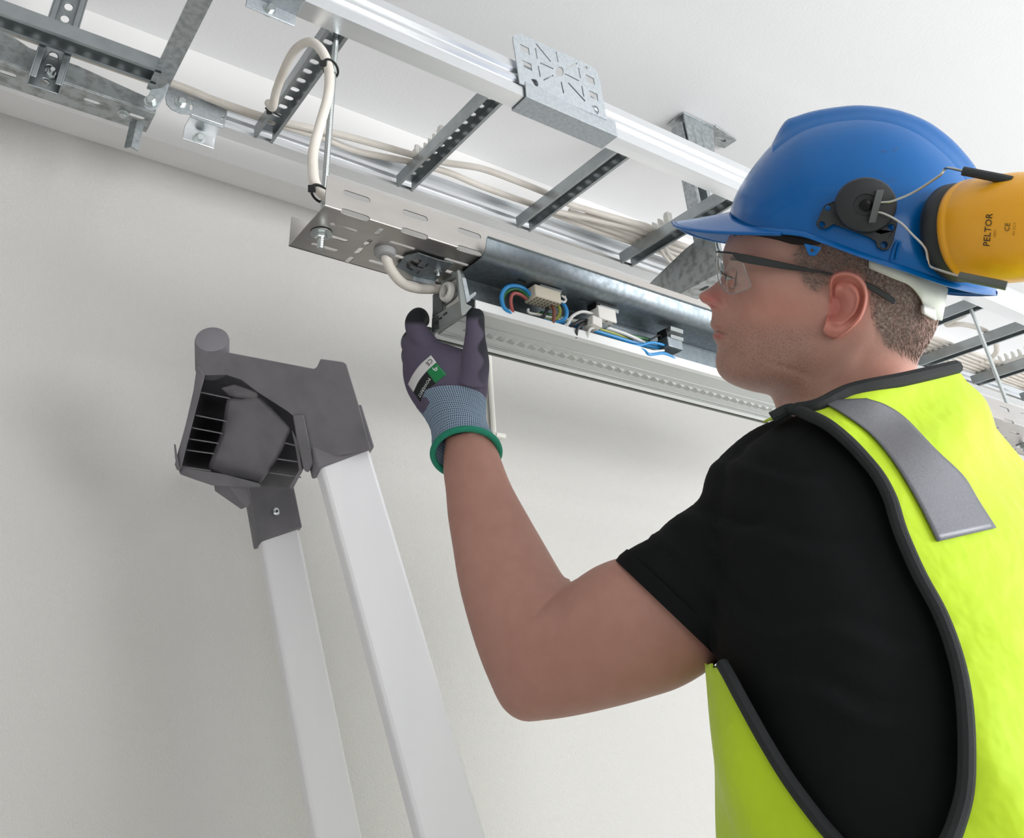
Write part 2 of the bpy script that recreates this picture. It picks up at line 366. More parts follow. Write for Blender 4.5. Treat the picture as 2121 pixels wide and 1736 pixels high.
def rod(x, y, z0, z1, label):
    r = thing('threaded_rod', (x, y, z0), label, 'threaded rod', 'threaded rods')
    n = 8; m = int((z1-z0)/.0012); P = [(x, y, z0+(z1-z0)*i/m) for i in range(m+1)]
    b = MB(); b.tube(P, [.0037+(.00035 if i % 2 else 0) for i in range(m+1)], n); b.build('rod', M_bolt, r, 20)
    b = MB(); b.lathe([(.0125, -.0025), (.0125, -.001)], (x, y, ZCH), (0, 0, 1), 24); b.build('washer', M_bolt, r)
    for dz in (-.0085,): b = MB(); b.lathe([(.0062, 0), (.0070, .001), (.0070, .005), (.0062, .006)], (x, y, ZCH+dz), (0, 0, 1), 6); b.build('nut', M_bolt, r)
    b = MB(); b.lathe([(.0066, 0), (.0066, .006)], (x, y, ZCH+.002), (0, 0, 1), 6); b.build('nut', M_bolt, r)
    b = MB(); b.lathe([(.009, -.0015), (.009, 0)], (x, y, ZL+.020), (0, 0, 1), 20); b.lathe([(.0066, 0), (.0066, -.006)], (x, y, ZL+.0185), (0, 0, 1), 6); b.build('nut', M_bolt, r)
rod(.309, .7335, .470, ZL+.034, 'threaded rod beside the looping white cable')
rod(1.845, .742, .470, ZL+.034, 'thin threaded rod behind the shoulder of the safety vest')

# ------------------------------------------------------------------ cables
def cable(pts, r, label, name='cable', m=None, group=None, n=10, sub=8):
    b = MB(); b.tube(spline(pts, sub), r, n); o = b.build(name, m or M_white, None); return tag(o, label, 'cable', group)
cable([(.306, .968, .8225), (.301, .942, .8225), (.288, .918, .808), atY(565, 222, .893), atY(572, 190, .862), atY(590, 142, .815), atY(612, 103, .772), atY(642, 87, .742), atY(667, 106, .724), atY(681, 145, .717), atY(680, 195, .712), atY(664, 255, .711), atY(650, 308, .712),
       atY(648, 345, .714), atY(655, 385, .718), (.318, .728, .529), (.338, .734, .5015), (.368, .733, .5045), (.388, .732, .496), atY(800, 535, .735), atY(812, 562, .742), atY(835, 587, .752), atY(868, 598, .762), (.500, .7725, .487), (.53, .774, .478), (.60, .775, .463)], .0062,
      'thick white cable looping down from the ladder into the fixture end cap', n=14)
lc = .8215
A1 = [(-.3, .985, .825), (.12, .967, lc+.001)]+[atZ(*p, lc) for p in ((450, 210), (560, 246), (640, 265), (712, 281), (800, 305), (863, 323), (924, 337), (1000, 350), (1087, 382), (1146, 406), (1191, 427), (1291, 456), (1360, 480))]+[(1.2, .962, lc), (1.5, .96, lc), (2.6, .955, lc)]
A2 = [(-.3, .998, .838), (.12, .990, .8335)]+[atZ(*p, lc) for p in ((500, 240), (590, 262), (670, 286), (738, 313), (852, 336), (930, 358), (1000, 387), (1114, 427), (1172, 443), (1238, 456), (1347, 488))]+[(1.2, .9745, lc), (1.5, .973, lc), (2.6, .968, lc)]
for P in (A1, A2):
    P[:] = [(q[0], min(q[1], .972) if 1 < i else q[1], q[2]) for i, q in enumerate(P)]
cable(A1, .0058, 'white cable lying on the ladder rungs, higher of the two at the first rung', group=None)
cable(A2, .0056, 'white cable lying along the inside of the wall-side rail, lower of the pair')
for i, (y, lab) in enumerate(((.948, 'first'), (.934, 'second'), (.920, 'third'), (.905, 'fourth'))):
    cable([(.82+.03*i, .962-.012*i, lc-.0005+.011), (.95, y+.012, lc+.006), (1.06, y+.003, lc), (1.2, y, lc), (1.7, y-.006, lc), (2.6, y, lc)], .005, f'thin white cable in the row at the hanger, {lab} from the wall-side pair', group='thin white cables at the hanger')
cable([(1.95, .80, lc+.01), atZ(1960, 672, lc+.005), atZ(1995, 672, lc), atZ(2040, 685, lc), atZ(2062, 710, lc), atZ(2060, 735, lc), atZ(2030, 750, lc)], .006, 'bent white cable end on the ladder behind the hard hat')
# cable ties
def tie(name_pts, r, w, label, head):
    t_ = thing('cable_tie', name_pts[0], label, 'cable tie', 'black cable ties')
    b = MB(); b.tube(spline(name_pts, 5), r, 6); b.build('strap', M_black, t_); b = MB(); b.obox(head, rv*w, uv*w*1.05, f0*w*.8); b.build('head', M_black, t_, bevel=.0008)
def ring(c, ax, r0, r1, n=12, ref=(0, 0, 1)):
    ax = nrm(ax); u = nrm(np.cross(ax, ref)); w = np.cross(ax, u); c = np.asarray(c)
    return [c+u*r0*math.cos(a)+w*r1*math.sin(a) for a in np.linspace(0, 2*math.pi, n)]
def tie_rod(x, y, yc, label):
    p = atY(x, y, yc); q = np.array([.309, .7335, p[2]]); m_ = (p+q)/2; d = nrm(q-p); w_ = np.array([d[1], -d[0], 0]); L_ = np.linalg.norm(q-p)/2
    tie([m_+d*math.cos(a)*(L_+.0078 if math.cos(a) < 0 else L_+.0052)+w_*math.sin(a)*.0082+np.array([0, 0, .002*math.sin(a)]) for a in np.linspace(0, 2*math.pi, 16)], .0016, .0040, label, p-nrm(p)*.008-rv*.0055)
tie_rod(680, 132, .7185, 'black cable tie holding the white cable to the top of the rod')
tie_rod(656, 391, .7180, 'black cable tie at the foot of the rod above the channel')
c3 = atY(567, 233, .915); tie(ring(c3, uv+rv*.5, .014, .009), .0013, .0038, 'black cable tie fixing the cable to the first rung', c3-rv*.005-f0*.007)
# comb-shaped cable clips
def comb(x, y0, y1, label, flip=1):
    c = thing('cable_clip', (x, (y0+y1)/2, ZL+.028), label, 'cable clip', 'white comb cable clips')
    n = 5; P = [(y0, 0), (y1, 0)]; L = y1-y0; up = [(y1, .03), (y1-.006, .03)]
    prof = [(y0, 0), (y1, 0), (y1, .036), (y1-.009, .036)]
    for i in range(n):
        a = y1-.009-(L-.018)*i/n; c_ = a-(L-.018)/n; mid = (a+c_)/2; r = (a-c_)*.36
        prof += [(mid+r, .022)]+[(mid+r*math.cos(t), .014-r*math.sin(t)) for t in (0, .8, 1.57, 2.35, 3.14)]+[(mid-r, .022), (c_+.0012, .027), (c_-.0012, .027)]
    prof += [(y0+.009, .030), (y0, .030)]
    b = MB(); b.ext(prof, lambda a, z, s: (s, a, ZL+.027+z), x, x+.012); b.build('body', M_whiteplastic, c)
    b = MB(); b.box((x+.002, y1-.007, ZL+.063), (x+.010, y1-.002, ZL+.072)); b.build('latch', M_whiteplastic, c)
comb(.556, .868, .955, 'white comb cable clip on the second rung of the ladder')
comb(1.056, .862, .955, 'white comb cable clip on the rung beside the visor')
comb(2.30, .83, .93, 'white comb cable clip behind the rod at the right edge')
# cable on the wall
wc = thing('wall_cable', (.9, YW, .3), 'slim white cable clipped upright on the wall below the fixture', 'cable')
b = MB(); Pw = [atY(1003, 560, YW-.0055), atY(1014, 760, YW-.0055), atY(1023, 900, YW-.0055), atY(1046, 1240, YW-.0055)]; b.tube(spline(Pw, 6), .0052, 10); b.build('sheath', M_whiteplastic, wc)
q = atY(1026, 903, YW-.003); b = MB(); b.box((q[0]-.004, YW-.013, q[2]-.004), (q[0]+.018, YW-.0005, q[2]+.004)); b.build('clip', M_whiteplastic, wc, bevel=.001)
# ------------------------------------------------------------------ light fixture under the channel
M_lens = mat('lens_acrylic', (226, 230, 228), .28, 0, trans=.25, ior=1.49)
M_rim = mat('white_rim', (238, 240, 240), .4)
M_gask = mat('gasket', (92, 98, 86), .5)
M_cap = mat('grey_endcap', (146, 152, 150), .5, .2)
M_capdark = mat('endcap_dark', (78, 86, 84), .5, .2)
M_cream = mat('cream_terminal', (214, 206, 188), .5)
M_grom = mat('grommet_grey', (158, 158, 160), .6)
fx = thing('light_fixture', (1.1, .745, .43), 'opened strip light fixture with ribbed white lens under the channel', 'light fixture')
XF0, XF1 = .492, 1.56
b = MB(); b.ext(sheet([(.666, .5085), (.6685, .5075), (.6705, .501), (.674, .492), (.680, .4875), (.690, .4865), (.733, .4865), (.735, .4845), (.735, .462), (.742, .459), (.790, .459), (.792, .461), (.792, .487)], .0012), yz, XF0, XF1)
hous = b.build('housing', M_housing, fx, 40)
for x in (.56, .66, .80, .95):
    b = MB(); b.box((x, .7, .4850), (x+.012, .7015, .4862)); b.build('embossed_mark', M_black, hous, 0)
ZN = .430
b = MB(); b.box((XF0+.004, .711, ZN), (XF1, .786, ZN+.003))
for y in (.738, .776, .780): b.box((XF0+.004, y, ZN-.0012), (XF1, y+.0016, ZN+.001))
lens = b.build('lens', M_lens, fx, 0)
b = MB()
for i in range(63):
    x = .515+.0165*i
    b.add([(x, .750, ZN), (x+.011, .750, ZN), (x+.011, .7605, ZN), (x, .7605, ZN), (x+.0085, .752, ZN-.0032), (x+.0085, .7585, ZN-.0032)], [(0, 3, 2, 1), (0, 1, 4), (1, 2, 5, 4), (2, 3, 5), (3, 0, 4, 5)])
tag(b.build('prism_row', M_lens, lens, 0), kind='stuff')
b = MB(); b.ext([(.7025, ZN), (.711, ZN-.0005), (.711, ZN+.003), (.7055, ZN+.004), (.705, ZN+.012), (.7025, ZN+.012)], yz, XF0+.004, XF1); b.build('lens_rim', M_rim, fx, bevel=.0006)
b = MB(); b.ext([(.786, ZN-.001), (.793, ZN-.002), (.797, ZN+.003), (.797, ZN+.010), (.793, ZN+.012), (.786, ZN+.003)], yz, XF0, XF1); b.build('lens_rim', M_rim, fx)
b = MB(); b.ext([(.7975, ZN-.002), (.803, ZN-.001), (.803, ZN+.014), (.7975, ZN+.014)], yz, XF0-.004, XF1); tag(b.build('gasket', M_gask, fx), 'dark olive gasket along the lens edge')
ez = lambda x, y: (860+x/7.233, 520+y/7.233)
PE = Plane((.488, .75, .46), (-1, 0, 0))
def ecap(b, pts, holes, t, off=0): return px_plate(b, [ez(*p) for p in pts], [[ez(*p) for p in h] for h in holes], PE, t, off)
b = MB(); ecap(b, [(275, 455), (640, 262), (690, 380), (705, 880), (705, 960), (250, 1215), (245, 1190), (262, 900)], [[(425, 480), (605, 385), (655, 745), (410, 895), (405, 700)]], .006)
cap = b.build('end_cap', M_cap, fx, bevel=.0006)
b = MB(); ecap(b, [(415, 470), (615, 375), (665, 755), (400, 905)], [], .002, -.005); b.build('cap_panel', M_whiteplastic, cap)
b = MB(); ecap(b, [(278, 640), (395, 640), (408, 880), (255, 985), (262, 900)], [], .0015, .0012); ecap(b, [(252, 1000), (245, 1190), (250, 1215), (350, 1160), (340, 960)], [], .0015, .0012); b.build('cap_band', M_capdark, cap)
gc = PE(*ez(500, 620)); b = MB(); b.lathe([(.0078, -.001), (.0128, -.001), (.0128, .004), (.0112, .0065), (.0078, .0065), (.0078, -.001)], gc, (-1, 0, 0), 28); b.build('grommet', M_whiteplastic, cap)
for k, (x, z) in enumerate(((.0, 0),)):
    for (ya, za, l) in ((.752, .4432, .008), (.764, .4415, .005), (.772, .4388, .006)):
        b = MB(); b.box((.4868, ya, za), (.488, ya+l, za+.0016)); b.build('printed_mark', M_black, cap, 0)
PF = Plane((.49, .7035, .46), (0, -1, 0))
b = MB(); px_plate(b, [ez(*p) for p in ((632, 290), (660, 275), (700, 385), (770, 790), (855, 832), (745, 955), (715, 968), (695, 940), (690, 880))], [], PF, .0022); b.build('cap_flap', M_cap, cap, bevel=.0005)
b = MB(); px_plate(b, [ez(*p) for p in ((700, 396), (758, 402), (832, 738), (775, 775), (768, 740))], [], PF, .002, .001); px_plate(b, [ez(*p) for p in ((810, 670), (895, 610), (918, 622), (912, 655), (830, 725))], [], PF, .0015, -.002); b.build('cap_latch', M_plate, cap, bevel=.0003)
# terminal blocks, clips and wires inside
YI = .706
M_clip = mat('clip_steel', (120, 124, 124), .5, .6)
def term(px, hx, hy, hz, m, name, grid):
    c = atY(px[0], px[1], YI); b = MB(); b.obox(c, (hx, 0, 0), (0, hy, 0), (0, 0, hz)); o = b.build(name, m, fx, bevel=.0012)
    if grid:
        h = MB()
        for i in range(grid[0]):
            for j in range(grid[1]):
                x = c[0]-hx*.8+2*hx*.8*i/(grid[0]-1); y = c[1]-hy*.7+2*hy*.7*j/(grid[1]-1)
                h.box((x-.0011, y-.0014, c[2]-hz-.0004), (x+.0011, y+.0014, c[2]-hz+.0004))
        h.build('wire_ports', mat('port_grey', (120, 114, 104), .6), o, 0)
    return c
t1 = term((1124, 616), .0205, .0115, .0085, M_cream, 'terminal_block', (7, 4))
t2 = term((1246, 657), .0155, .0115, .0095, M_whiteplastic, 'terminal_block', (3, 3))
b = MB(); b.obox(atY(1226, 672, YI-.004), (.008, 0, -.001), (0, .011, 0), (.001, 0, .0065)); b.build('terminal_block', M_whiteplastic, fx, bevel=.001)
t3 = term((1388, 716), .0145, .010, .0075, M_housing, 'starter_socket', None)
for c, w in ((t1, .017), (t2, .016), (t3, .012)):
    b = MB(); x0, x1 = c[0]-w*.7, c[0]+w*1.3
    b.ext(sheet([(c[1]-.010, c[2]+.006), (c[1]-.011, c[2]+.010), (c[1]-.004, c[2]+.013), (c[1]-.012, c[2]+.017), (c[1]-.013, c[2]+.021), (c[1]+.006, c[2]+.022)], .0008), yz, x0, x1); b.build('spring_clip', M_clip, fx)
    b = MB(); b.obox((x0-.002, c[1], c[2]+.013), (.0025, 0, 0), (0, .009, 0), (0, 0, .007)); b.build('clip_block', M_black, fx, bevel=.001)
WC = {'blue': mat('wire_blue', (38, 140, 205), .35), 'green': mat('wire_green', (44, 116, 62), .4), 'brown': mat('wire_brown', (128, 78, 62), .4), 'red': mat('wire_red', (172, 84, 80), .4), 'black': mat('wire_black', (28, 30, 34), .4), 'white': mat('wire_white', (226, 226, 222), .4), 'yellow': mat('wire_green_yellow', (176, 182, 84), .4)}
def wire(col, pts, r=.0019, ys=None):
    n = len(pts); ys = ys or [YI]*n; b = MB(); b.tube(spline([atY(x, y, yy) for (x, y), yy in zip(pts, ys)], 7), r, 8); b.build('wire', WC[col], fx)
wire('blue', [(1098, 611), (1087, 599), (1068, 592), (1049, 596), (1039, 613), (1043, 636), (1055, 648), (1068, 662)], .0026, [.706, .704, .70, .70, .70, .702, .704, .712])
wire('green', [(1094, 617), (1083, 605), (1066, 598), (1048, 606), (1041, 628), (1050, 652)], .0023, [.708, .707, .704, .704, .706, .712])
wire('red', [(1090, 619), (1077, 610), (1064, 608), (1058, 620), (1060, 640), (1066, 660)], .0022, [.708, .703, .700, .700, .702, .71])
wire('blue', [(1158, 622), (1170, 634), (1174, 650), (1168, 662), (1150, 668), (1110, 660)], .0025, [.708, .703, .702, .704, .71, .72])
wire('brown', [(1143, 632), (1148, 645), (1147, 660), (1143, 674)], .0024, [.706, .702, .702, .706])
wire('yellow', [(1155, 628), (1160, 645), (1155, 658), (1140, 664), (1110, 655)], .0021, [.712, .712, .712, .716, .722])
wire('black', [(1134, 638), (1128, 652), (1115, 665)], .0022, [.708, .708, .714])
wire('white', [(1163, 612), (1172, 620), (1168, 626), (1158, 622)], .0016, [.702]*4)
wire('white', [(1165, 598), (1171, 606), (1170, 618)], .0013)
wire('white', [(1094, 640), (1096, 648), (1120, 653), (1160, 662)], .0018, [.715]*4)
wire('white', [(1228, 650), (1205, 646), (1185, 656), (1175, 672), (1155, 682)], .0021, [.704, .700, .700, .702, .712])
wire('black', [(1222, 664), (1205, 664), (1185, 674), (1158, 684)], .0022, [.704, .700, .702, .712])
wire('black', [(1216, 670), (1204, 672), (1195, 684), (1193, 700)], .0022, [.704, .700, .701, .706])
wire('white', [(1235, 678), (1222, 682), (1216, 700)], .0018, [.700, .699, .704])
wire('blue', [(1155, 668), (1200, 676), (1260, 694), (1320, 712), (1375, 722)], .0028, [.722, .72, .72, .718, .712])
wire('white', [(1160, 660), (1230, 672), (1290, 690), (1335, 710)], .0026, [.724, .722, .72, .716])
wire('green', [(1120, 648), (1200, 666), (1290, 692), (1345, 704)], .0024, [.726, .726, .725, .722])
wire('yellow', [(1110, 650), (1180, 668), (1250, 684), (1310, 704)], .002, [.724]*4)
wire('red', [(1150, 684), (1220, 690), (1280, 700), (1340, 712)], .0017, [.728]*4)
wire('blue', [(1288, 710), (1320, 716), (1350, 710), (1380, 716), (1402, 720)], .0019, [.708, .704, .703, .703, .704])
wire('blue', [(1288, 712), (1330, 724), (1345, 734), (1375, 732), (1395, 742), (1408, 755)], .0021, [.708, .704, .702, .702, .704, .708])
wire('white', [(1300, 722), (1345, 728), (1375, 726)], .0016)
wire('black', [(1345, 705), (1365, 695), (1372, 702)], .0013)
# suspension clip plate and grommet under the channel
cl = thing('suspension_clip', (.45, .73, .489), 'small steel suspension clip with hook cut-out under the channel', 'bracket')
PZ = Plane((.45, .73, .4885), (0, 0, -1)); c4 = lambda x, y: (560+x/3.773, 340+y/3.773)
b = MB(); px_plate(b, [c4(*p) for p in ((985, 795), (1055, 712), (1155, 690), (1310, 742), (1430, 770), (1290, 905), (1115, 870))],
    [[c4(*p) for p in ((1065, 755), (1120, 742), (1150, 730), (1185, 745), (1150, 785), (1195, 800), (1190, 812), (1130, 795), (1095, 775), (1090, 800), (1120, 815), (1105, 825), (1062, 800))],
     [c4(*p) for p in ((1205, 790), (1232, 765), (1238, 770), (1212, 797))], [c4(*p) for p in ((1140, 845), (1165, 825), (1170, 830), (1147, 850))]], PZ, -.0015)
b.build('plate', M_housing, cl)
b = MB(); q0 = PZ(*c4(1115, 872)); q1 = PZ(*c4(1285, 908)); b.obox((q0+q1)/2+np.array([0, 0, -.003]), (q1-q0)/2, (0, .0008, 0), (0, 0, .004)); b.build('lip', M_plate, cl)
bolt(PZ(*c4(1310, 815)), (0, 0, -1), .0048, 'screw', cl, .004, stud=.006)
gr = thing('cable_grommet', (.391, .731, .491), 'grey rubber cable grommet in the channel base', 'grommet')
b = MB(); b.lathe([(.0066, .001), (.0128, .001), (.0128, -.003), (.0108, -.0065), (.0072, -.0075), (.0066, -.006)], (.3895, .7315, ZCH-.001), (0, 0, 1), 28); b.build('ring', M_grom, gr)

# ------------------------------------------------------------------ aluminium stepladder
M_alu = mat('aluminium', (236, 236, 239), .45, .1, noise=(14, (230, 230, 234), .35, .65, (1, 1, .1)))
M_lplast = mat('ladder_plastic', (116, 113, 118), .6, noise=(26, (102, 101, 105), .4, .68), bump=(240, .12, .001))
sl = thing('stepladder', (.45, .5, -CAMZ), 'aluminium stepladder with a hollow grey plastic head', 'ladder')
def leg(c0, c1, L0, R0, L1, R1, d0, d1, thick, name):
    # front face follows its two photographed edges at depths d0 (top) and d1 (bottom), then runs on to the floor
    a0, b0 = atD(*L0, d0), atD(*R0, d0); a1, b1 = atD(*L1, d1), atD(*R1, d1)
    mid0, mid1 = (a0+b0)/2, (a1+b1)/2; ax = nrm(mid1-mid0); side = nrm((b0-a0)-((b0-a0) @ ax)*ax)
    w = np.linalg.norm(b0-a0)*abs(nrm(b0-a0) @ side); nrmv = nrm(mid0)-.30*side; nrmv = nrm(nrmv-(nrmv @ ax)*ax)   # away from the lens
    end = mid0+ax*((-CAMZ+.005-mid0[2])/ax[2]); top = mid0-ax*.10
    b = MB(); r = .004; rect = [(-w/2+r, 0), (w/2-r, 0), (w/2-.3*r, .3*r), (w/2, r), (w/2, thick-r), (w/2-r, thick), (-w/2+r, thick), (-w/2, thick-r), (-w/2, r), (-w/2+.3*r, .3*r)]
    b.loft([[p+side*x+nrmv*y for x, y in rect] for p in (top, mid1, end)])
    return b.build(name, M_alu, sl, 0), (mid0, ax, side, nrmv, w, end)
lg1, G1 = leg(0, 0, (664, 965), (768, 937), (877, 1736), (1003, 1736), .90, .735, .030, 'leg')
lg2, G2 = leg(0, 0, (541, 1118), (620, 1100), (652, 1736), (752, 1736), 1.10, .93, .026, 'leg')
for G in (G1, G2):
    b = MB(); e = G[5]; b.obox(e+G[3]*.014+np.array([0, 0, .03]), G[2]*(G[4]/2+.004), G[3]*.018, (0, 0, .033)); b.build('foot', M_black, sl, bevel=.004)
for k in (.35, .6, .85):                                  # treads below the picture
    p = G1[0]*(1-k)+G1[5]*k; q = G2[0]*(1-k)+G2[5]*k
    if p[2] < -.35:
        b = MB(); b.tube([p+G1[3]*.015, q+G2[3]*.013], .014, 10); b.build('tread', M_alu, sl)
# sleeves of the head around both legs
def sleeve(G, Lpts, name, ext_up, ext_dn, g):
    p, ax, side, nv, w, e = G
    b = MB(); c = p; t = g
    for s0, s1 in ((-ext_up, ext_dn),):
        rect = [(-w/2-t, -t), (w/2+t, -t), (w/2+t, .03+t), (-w/2-t, .03+t)]
        b.loft([[c+ax*s+side*x+nv*y for x, y in rect] for s in (s0, s1)])
    return b.build(name, M_lplast, sl, 40, bevel=.002)
sleeve(G1, None, 'head_sleeve', .052, .0, .0045)
sv = sleeve(G2, None, 'head_sleeve', .085, .0, .004)
rq = G2[0]-G2[1]*.031-G2[3]*.004; b = MB(); b.lathe([(.0052, 0), (.0052, .0012), (.0035, .002), (.0018, .002)], rq, -G2[3], 18); rv_ = b.build('rivet', M_bolt, sv); b = MB(); b.lathe([(.0018, .0018), (.0018, .0023)], rq, -G2[3], 12); b.build('rivet_hole', M_black, rv_)
hz = lambda x, y: (330+x/3.472, 660+y/3.472)
PH = Plane.three(atD(705, 880, .885), atD(440, 730, .925), atD(560, 1010, .945))
HE = nrm(ray(590, 860))
def hp(pts, t, off=0, name='head_plate', bev=.002, m=None, holes=()):
    b = MB(); b.plate([hz(*p) for p in pts], [[hz(*p) for p in h] for h in holes], lambda a, c, k: PH(a, c, off-k), 0, t); return b.build(name, m or M_lplast, sl, 40, bevel=bev)
hp([(268, 300), (275, 390), (300, 430), (330, 408), (480, 405), (590, 440), (700, 525), (960, 690), (1060, 1035), (1130, 1020), (1520, 940), (1440, 640), (1345, 325), (1320, 312), (1160, 290), (1135, 345), (1115, 362), (520, 248), (480, 240), (300, 240)], .028, 0, 'head_plate')
# round post at the top left corner
kq = PH(*hz(380, 230), -.022); up = nrm(PH(*hz(380, 150), -.016)-kq)
b = MB(); b.lathe([(.0195, -.030), (.0195, .016), (.0185, .0195), (.012, .021), (.001, .0215)], kq, up, 28); b.build('head_post', M_lplast, sl)
# hollow body: back wall, rim and fins
hp([(285, 340), (420, 300), (560, 400), (700, 500), (970, 700), (1060, 1040), (960, 1225), (640, 1200), (150, 1110), (240, 600)], .004, -.088, 'head_back', .001)
hp([(275, 330), (330, 408), (300, 520), (155, 1085), (130, 1095), (110, 1050), (190, 760), (245, 520), (262, 400)], .085, .001, 'head_rim', .002)
hp([(105, 900), (118, 905), (135, 1020), (150, 1110), (128, 1075), (112, 1000)], .02, .004, 'head_flash', .0008)
hp([(130, 1070), (160, 1065), (470, 1120), (720, 1185), (735, 1210), (640, 1215), (380, 1200), (260, 1160), (150, 1120)], .075, -.004, 'head_rim', .0015)
hp([(380, 1120), (470, 1140), (620, 1330), (650, 1345), (590, 1372), (400, 1240)], .05, -.02, 'head_flap', .001)
hp([(460, 1150), (620, 1185), (650, 1330), (620, 1360), (590, 1330)], .03, -.008, 'head_flap', .001)
hp([(960, 690), (1040, 690), (1110, 1040), (1070, 1110), (1040, 1090), (990, 870)], .075, .002, 'head_rim', .002)
hp([(950, 795), (1000, 880), (1030, 1100), (955, 1225), (930, 1215), (1005, 1090), (985, 960)], .07, -.006, 'head_rim', .0015)
hp([(490, 560), (640, 560), (705, 540), (955, 795), (860, 1000), (725, 1190), (640, 1170), (440, 1130), (345, 1080), (450, 800), (475, 640)], .035, -.018, 'head_block', .006)
hp([(545, 470), (700, 525), (720, 560), (640, 575), (500, 560), (440, 500)], .06, -.012, 'head_rim', .004)
for (a, c) in (((295, 525), (510, 570)), ((258, 690), (485, 735)), ((232, 780), (455, 822)), ((212, 860), (425, 893)), ((190, 940), (395, 968)), ((160, 1060), (370, 1090))):
    hp([a, c, (c[0], c[1]+9), (a[0], a[1]+9)], .082, -.004, 'fin', 0)
for (a, c) in (((905, 890), (1000, 915)), ((850, 1005), (1025, 1030)), ((795, 1105), (1020, 1138))):
    hp([a, c, (c[0], c[1]+9), (a[0], a[1]+9)], .07, -.01, 'fin', 0)
#PART3

# ------------------------------------------------------------------ the worker
# person-plane: distances w are measured towards the lens from the plane that halves the head
NH = nrm(ray(1700, 640)); R0 = .94
def PW(x, y, w): d = ray(x, y); return d*((R0-w)/(d @ NH))
def PWv(x, y, w):
    x, y, w = np.broadcast_arrays(np.asarray(x, float), np.asarray(y, float), np.asarray(w, float))
    d = rv*((x-CX)/F)[..., None]-uv*((y-CY)/F)[..., None]+f0
    return d*((R0-w)/(d @ NH))[..., None]
def flip(p): p = np.asarray(p, float); w = R0-p @ NH; return p+2*np.expand_dims(w, -1)*NH
def projv(P):
    z = P @ f0; return CX+F*(P @ rv)/z, CY-F*(P @ uv)/z
def inpoly(x, y, poly):
    x = np.asarray(x); y = np.asarray(y); r = np.zeros(x.shape, bool); n = len(poly)
    for i in range(n):
        x0, y0 = poly[i]; x1, y1 = poly[(i+1) % n]
        if y0 == y1: continue
        c = (y0 > y) != (y1 > y); r ^= c & (x < (x1-x0)*(y-y0)/(y1-y0)+x0)
    return r
def sstep(a, b, x): t = np.clip((x-a)/(b-a), 0, 1); return t*t*(3-2*t)
class TPS:
    def __init__(s, pts, val, sm=1e-4):
        s.c = np.asarray(pts, float)/100; n = len(s.c); K = s.k(s.c); A = np.zeros((n+3, n+3)); A[:n, :n] = K+sm*np.eye(n)
        Q = np.c_[np.ones(n), s.c]; A[:n, n:] = Q; A[n:, :n] = Q.T; s.w = np.linalg.solve(A, np.r_[val, 0, 0, 0])
    def k(s, p):
        r2 = ((p[:, None]-s.c[None])**2).sum(-1); return .5*r2*np.log(r2+1e-12)
    def __call__(s, p):
        p = np.asarray(p, float)/100; return s.k(p) @ s.w[:-3]+s.w[-3]+p @ s.w[-2:]

# ---- head and neck: profile contour and half widths (mm) at points of the side view
contour = [(1513, 484), (1506, 498), (1500, 513), (1496, 528), (1497, 543), (1500, 556), (1497, 568), (1490, 579), (1478, 590), (1465, 599), (1453, 606), (1448.5, 611), (1448, 616), (1451, 622), (1456, 627), (1464, 631), (1471, 637), (1474, 644), (1474.5, 652), (1473.5, 661), (1471.5, 669), (1472.5, 676), (1477, 683), (1480, 686.5), (1477, 691), (1476.5, 698), (1480, 706), (1484.5, 714), (1485, 724), (1483, 736), (1482, 748), (1484, 763), (1491, 777), (1505, 790), (1527, 801), (1558, 811), (1583, 816), (1596, 821), (1602, 832), (1607, 846), (1616, 880), (1628, 930), (1645, 985),
           (1760, 1040), (1900, 1000), (1935, 900), (1915, 830), (1902, 790), (1899, 768), (1904, 745), (1916, 726), (1935, 693), (1945, 664), (1952, 620), (1962, 560), (1966, 490), (1955, 410), (1925, 345), (1870, 295), (1790, 268), (1700, 275), (1620, 315), (1562, 370), (1528, 430)]
cc = np.array([p for p in spline(contour+[contour[0]], 4)][:-1])
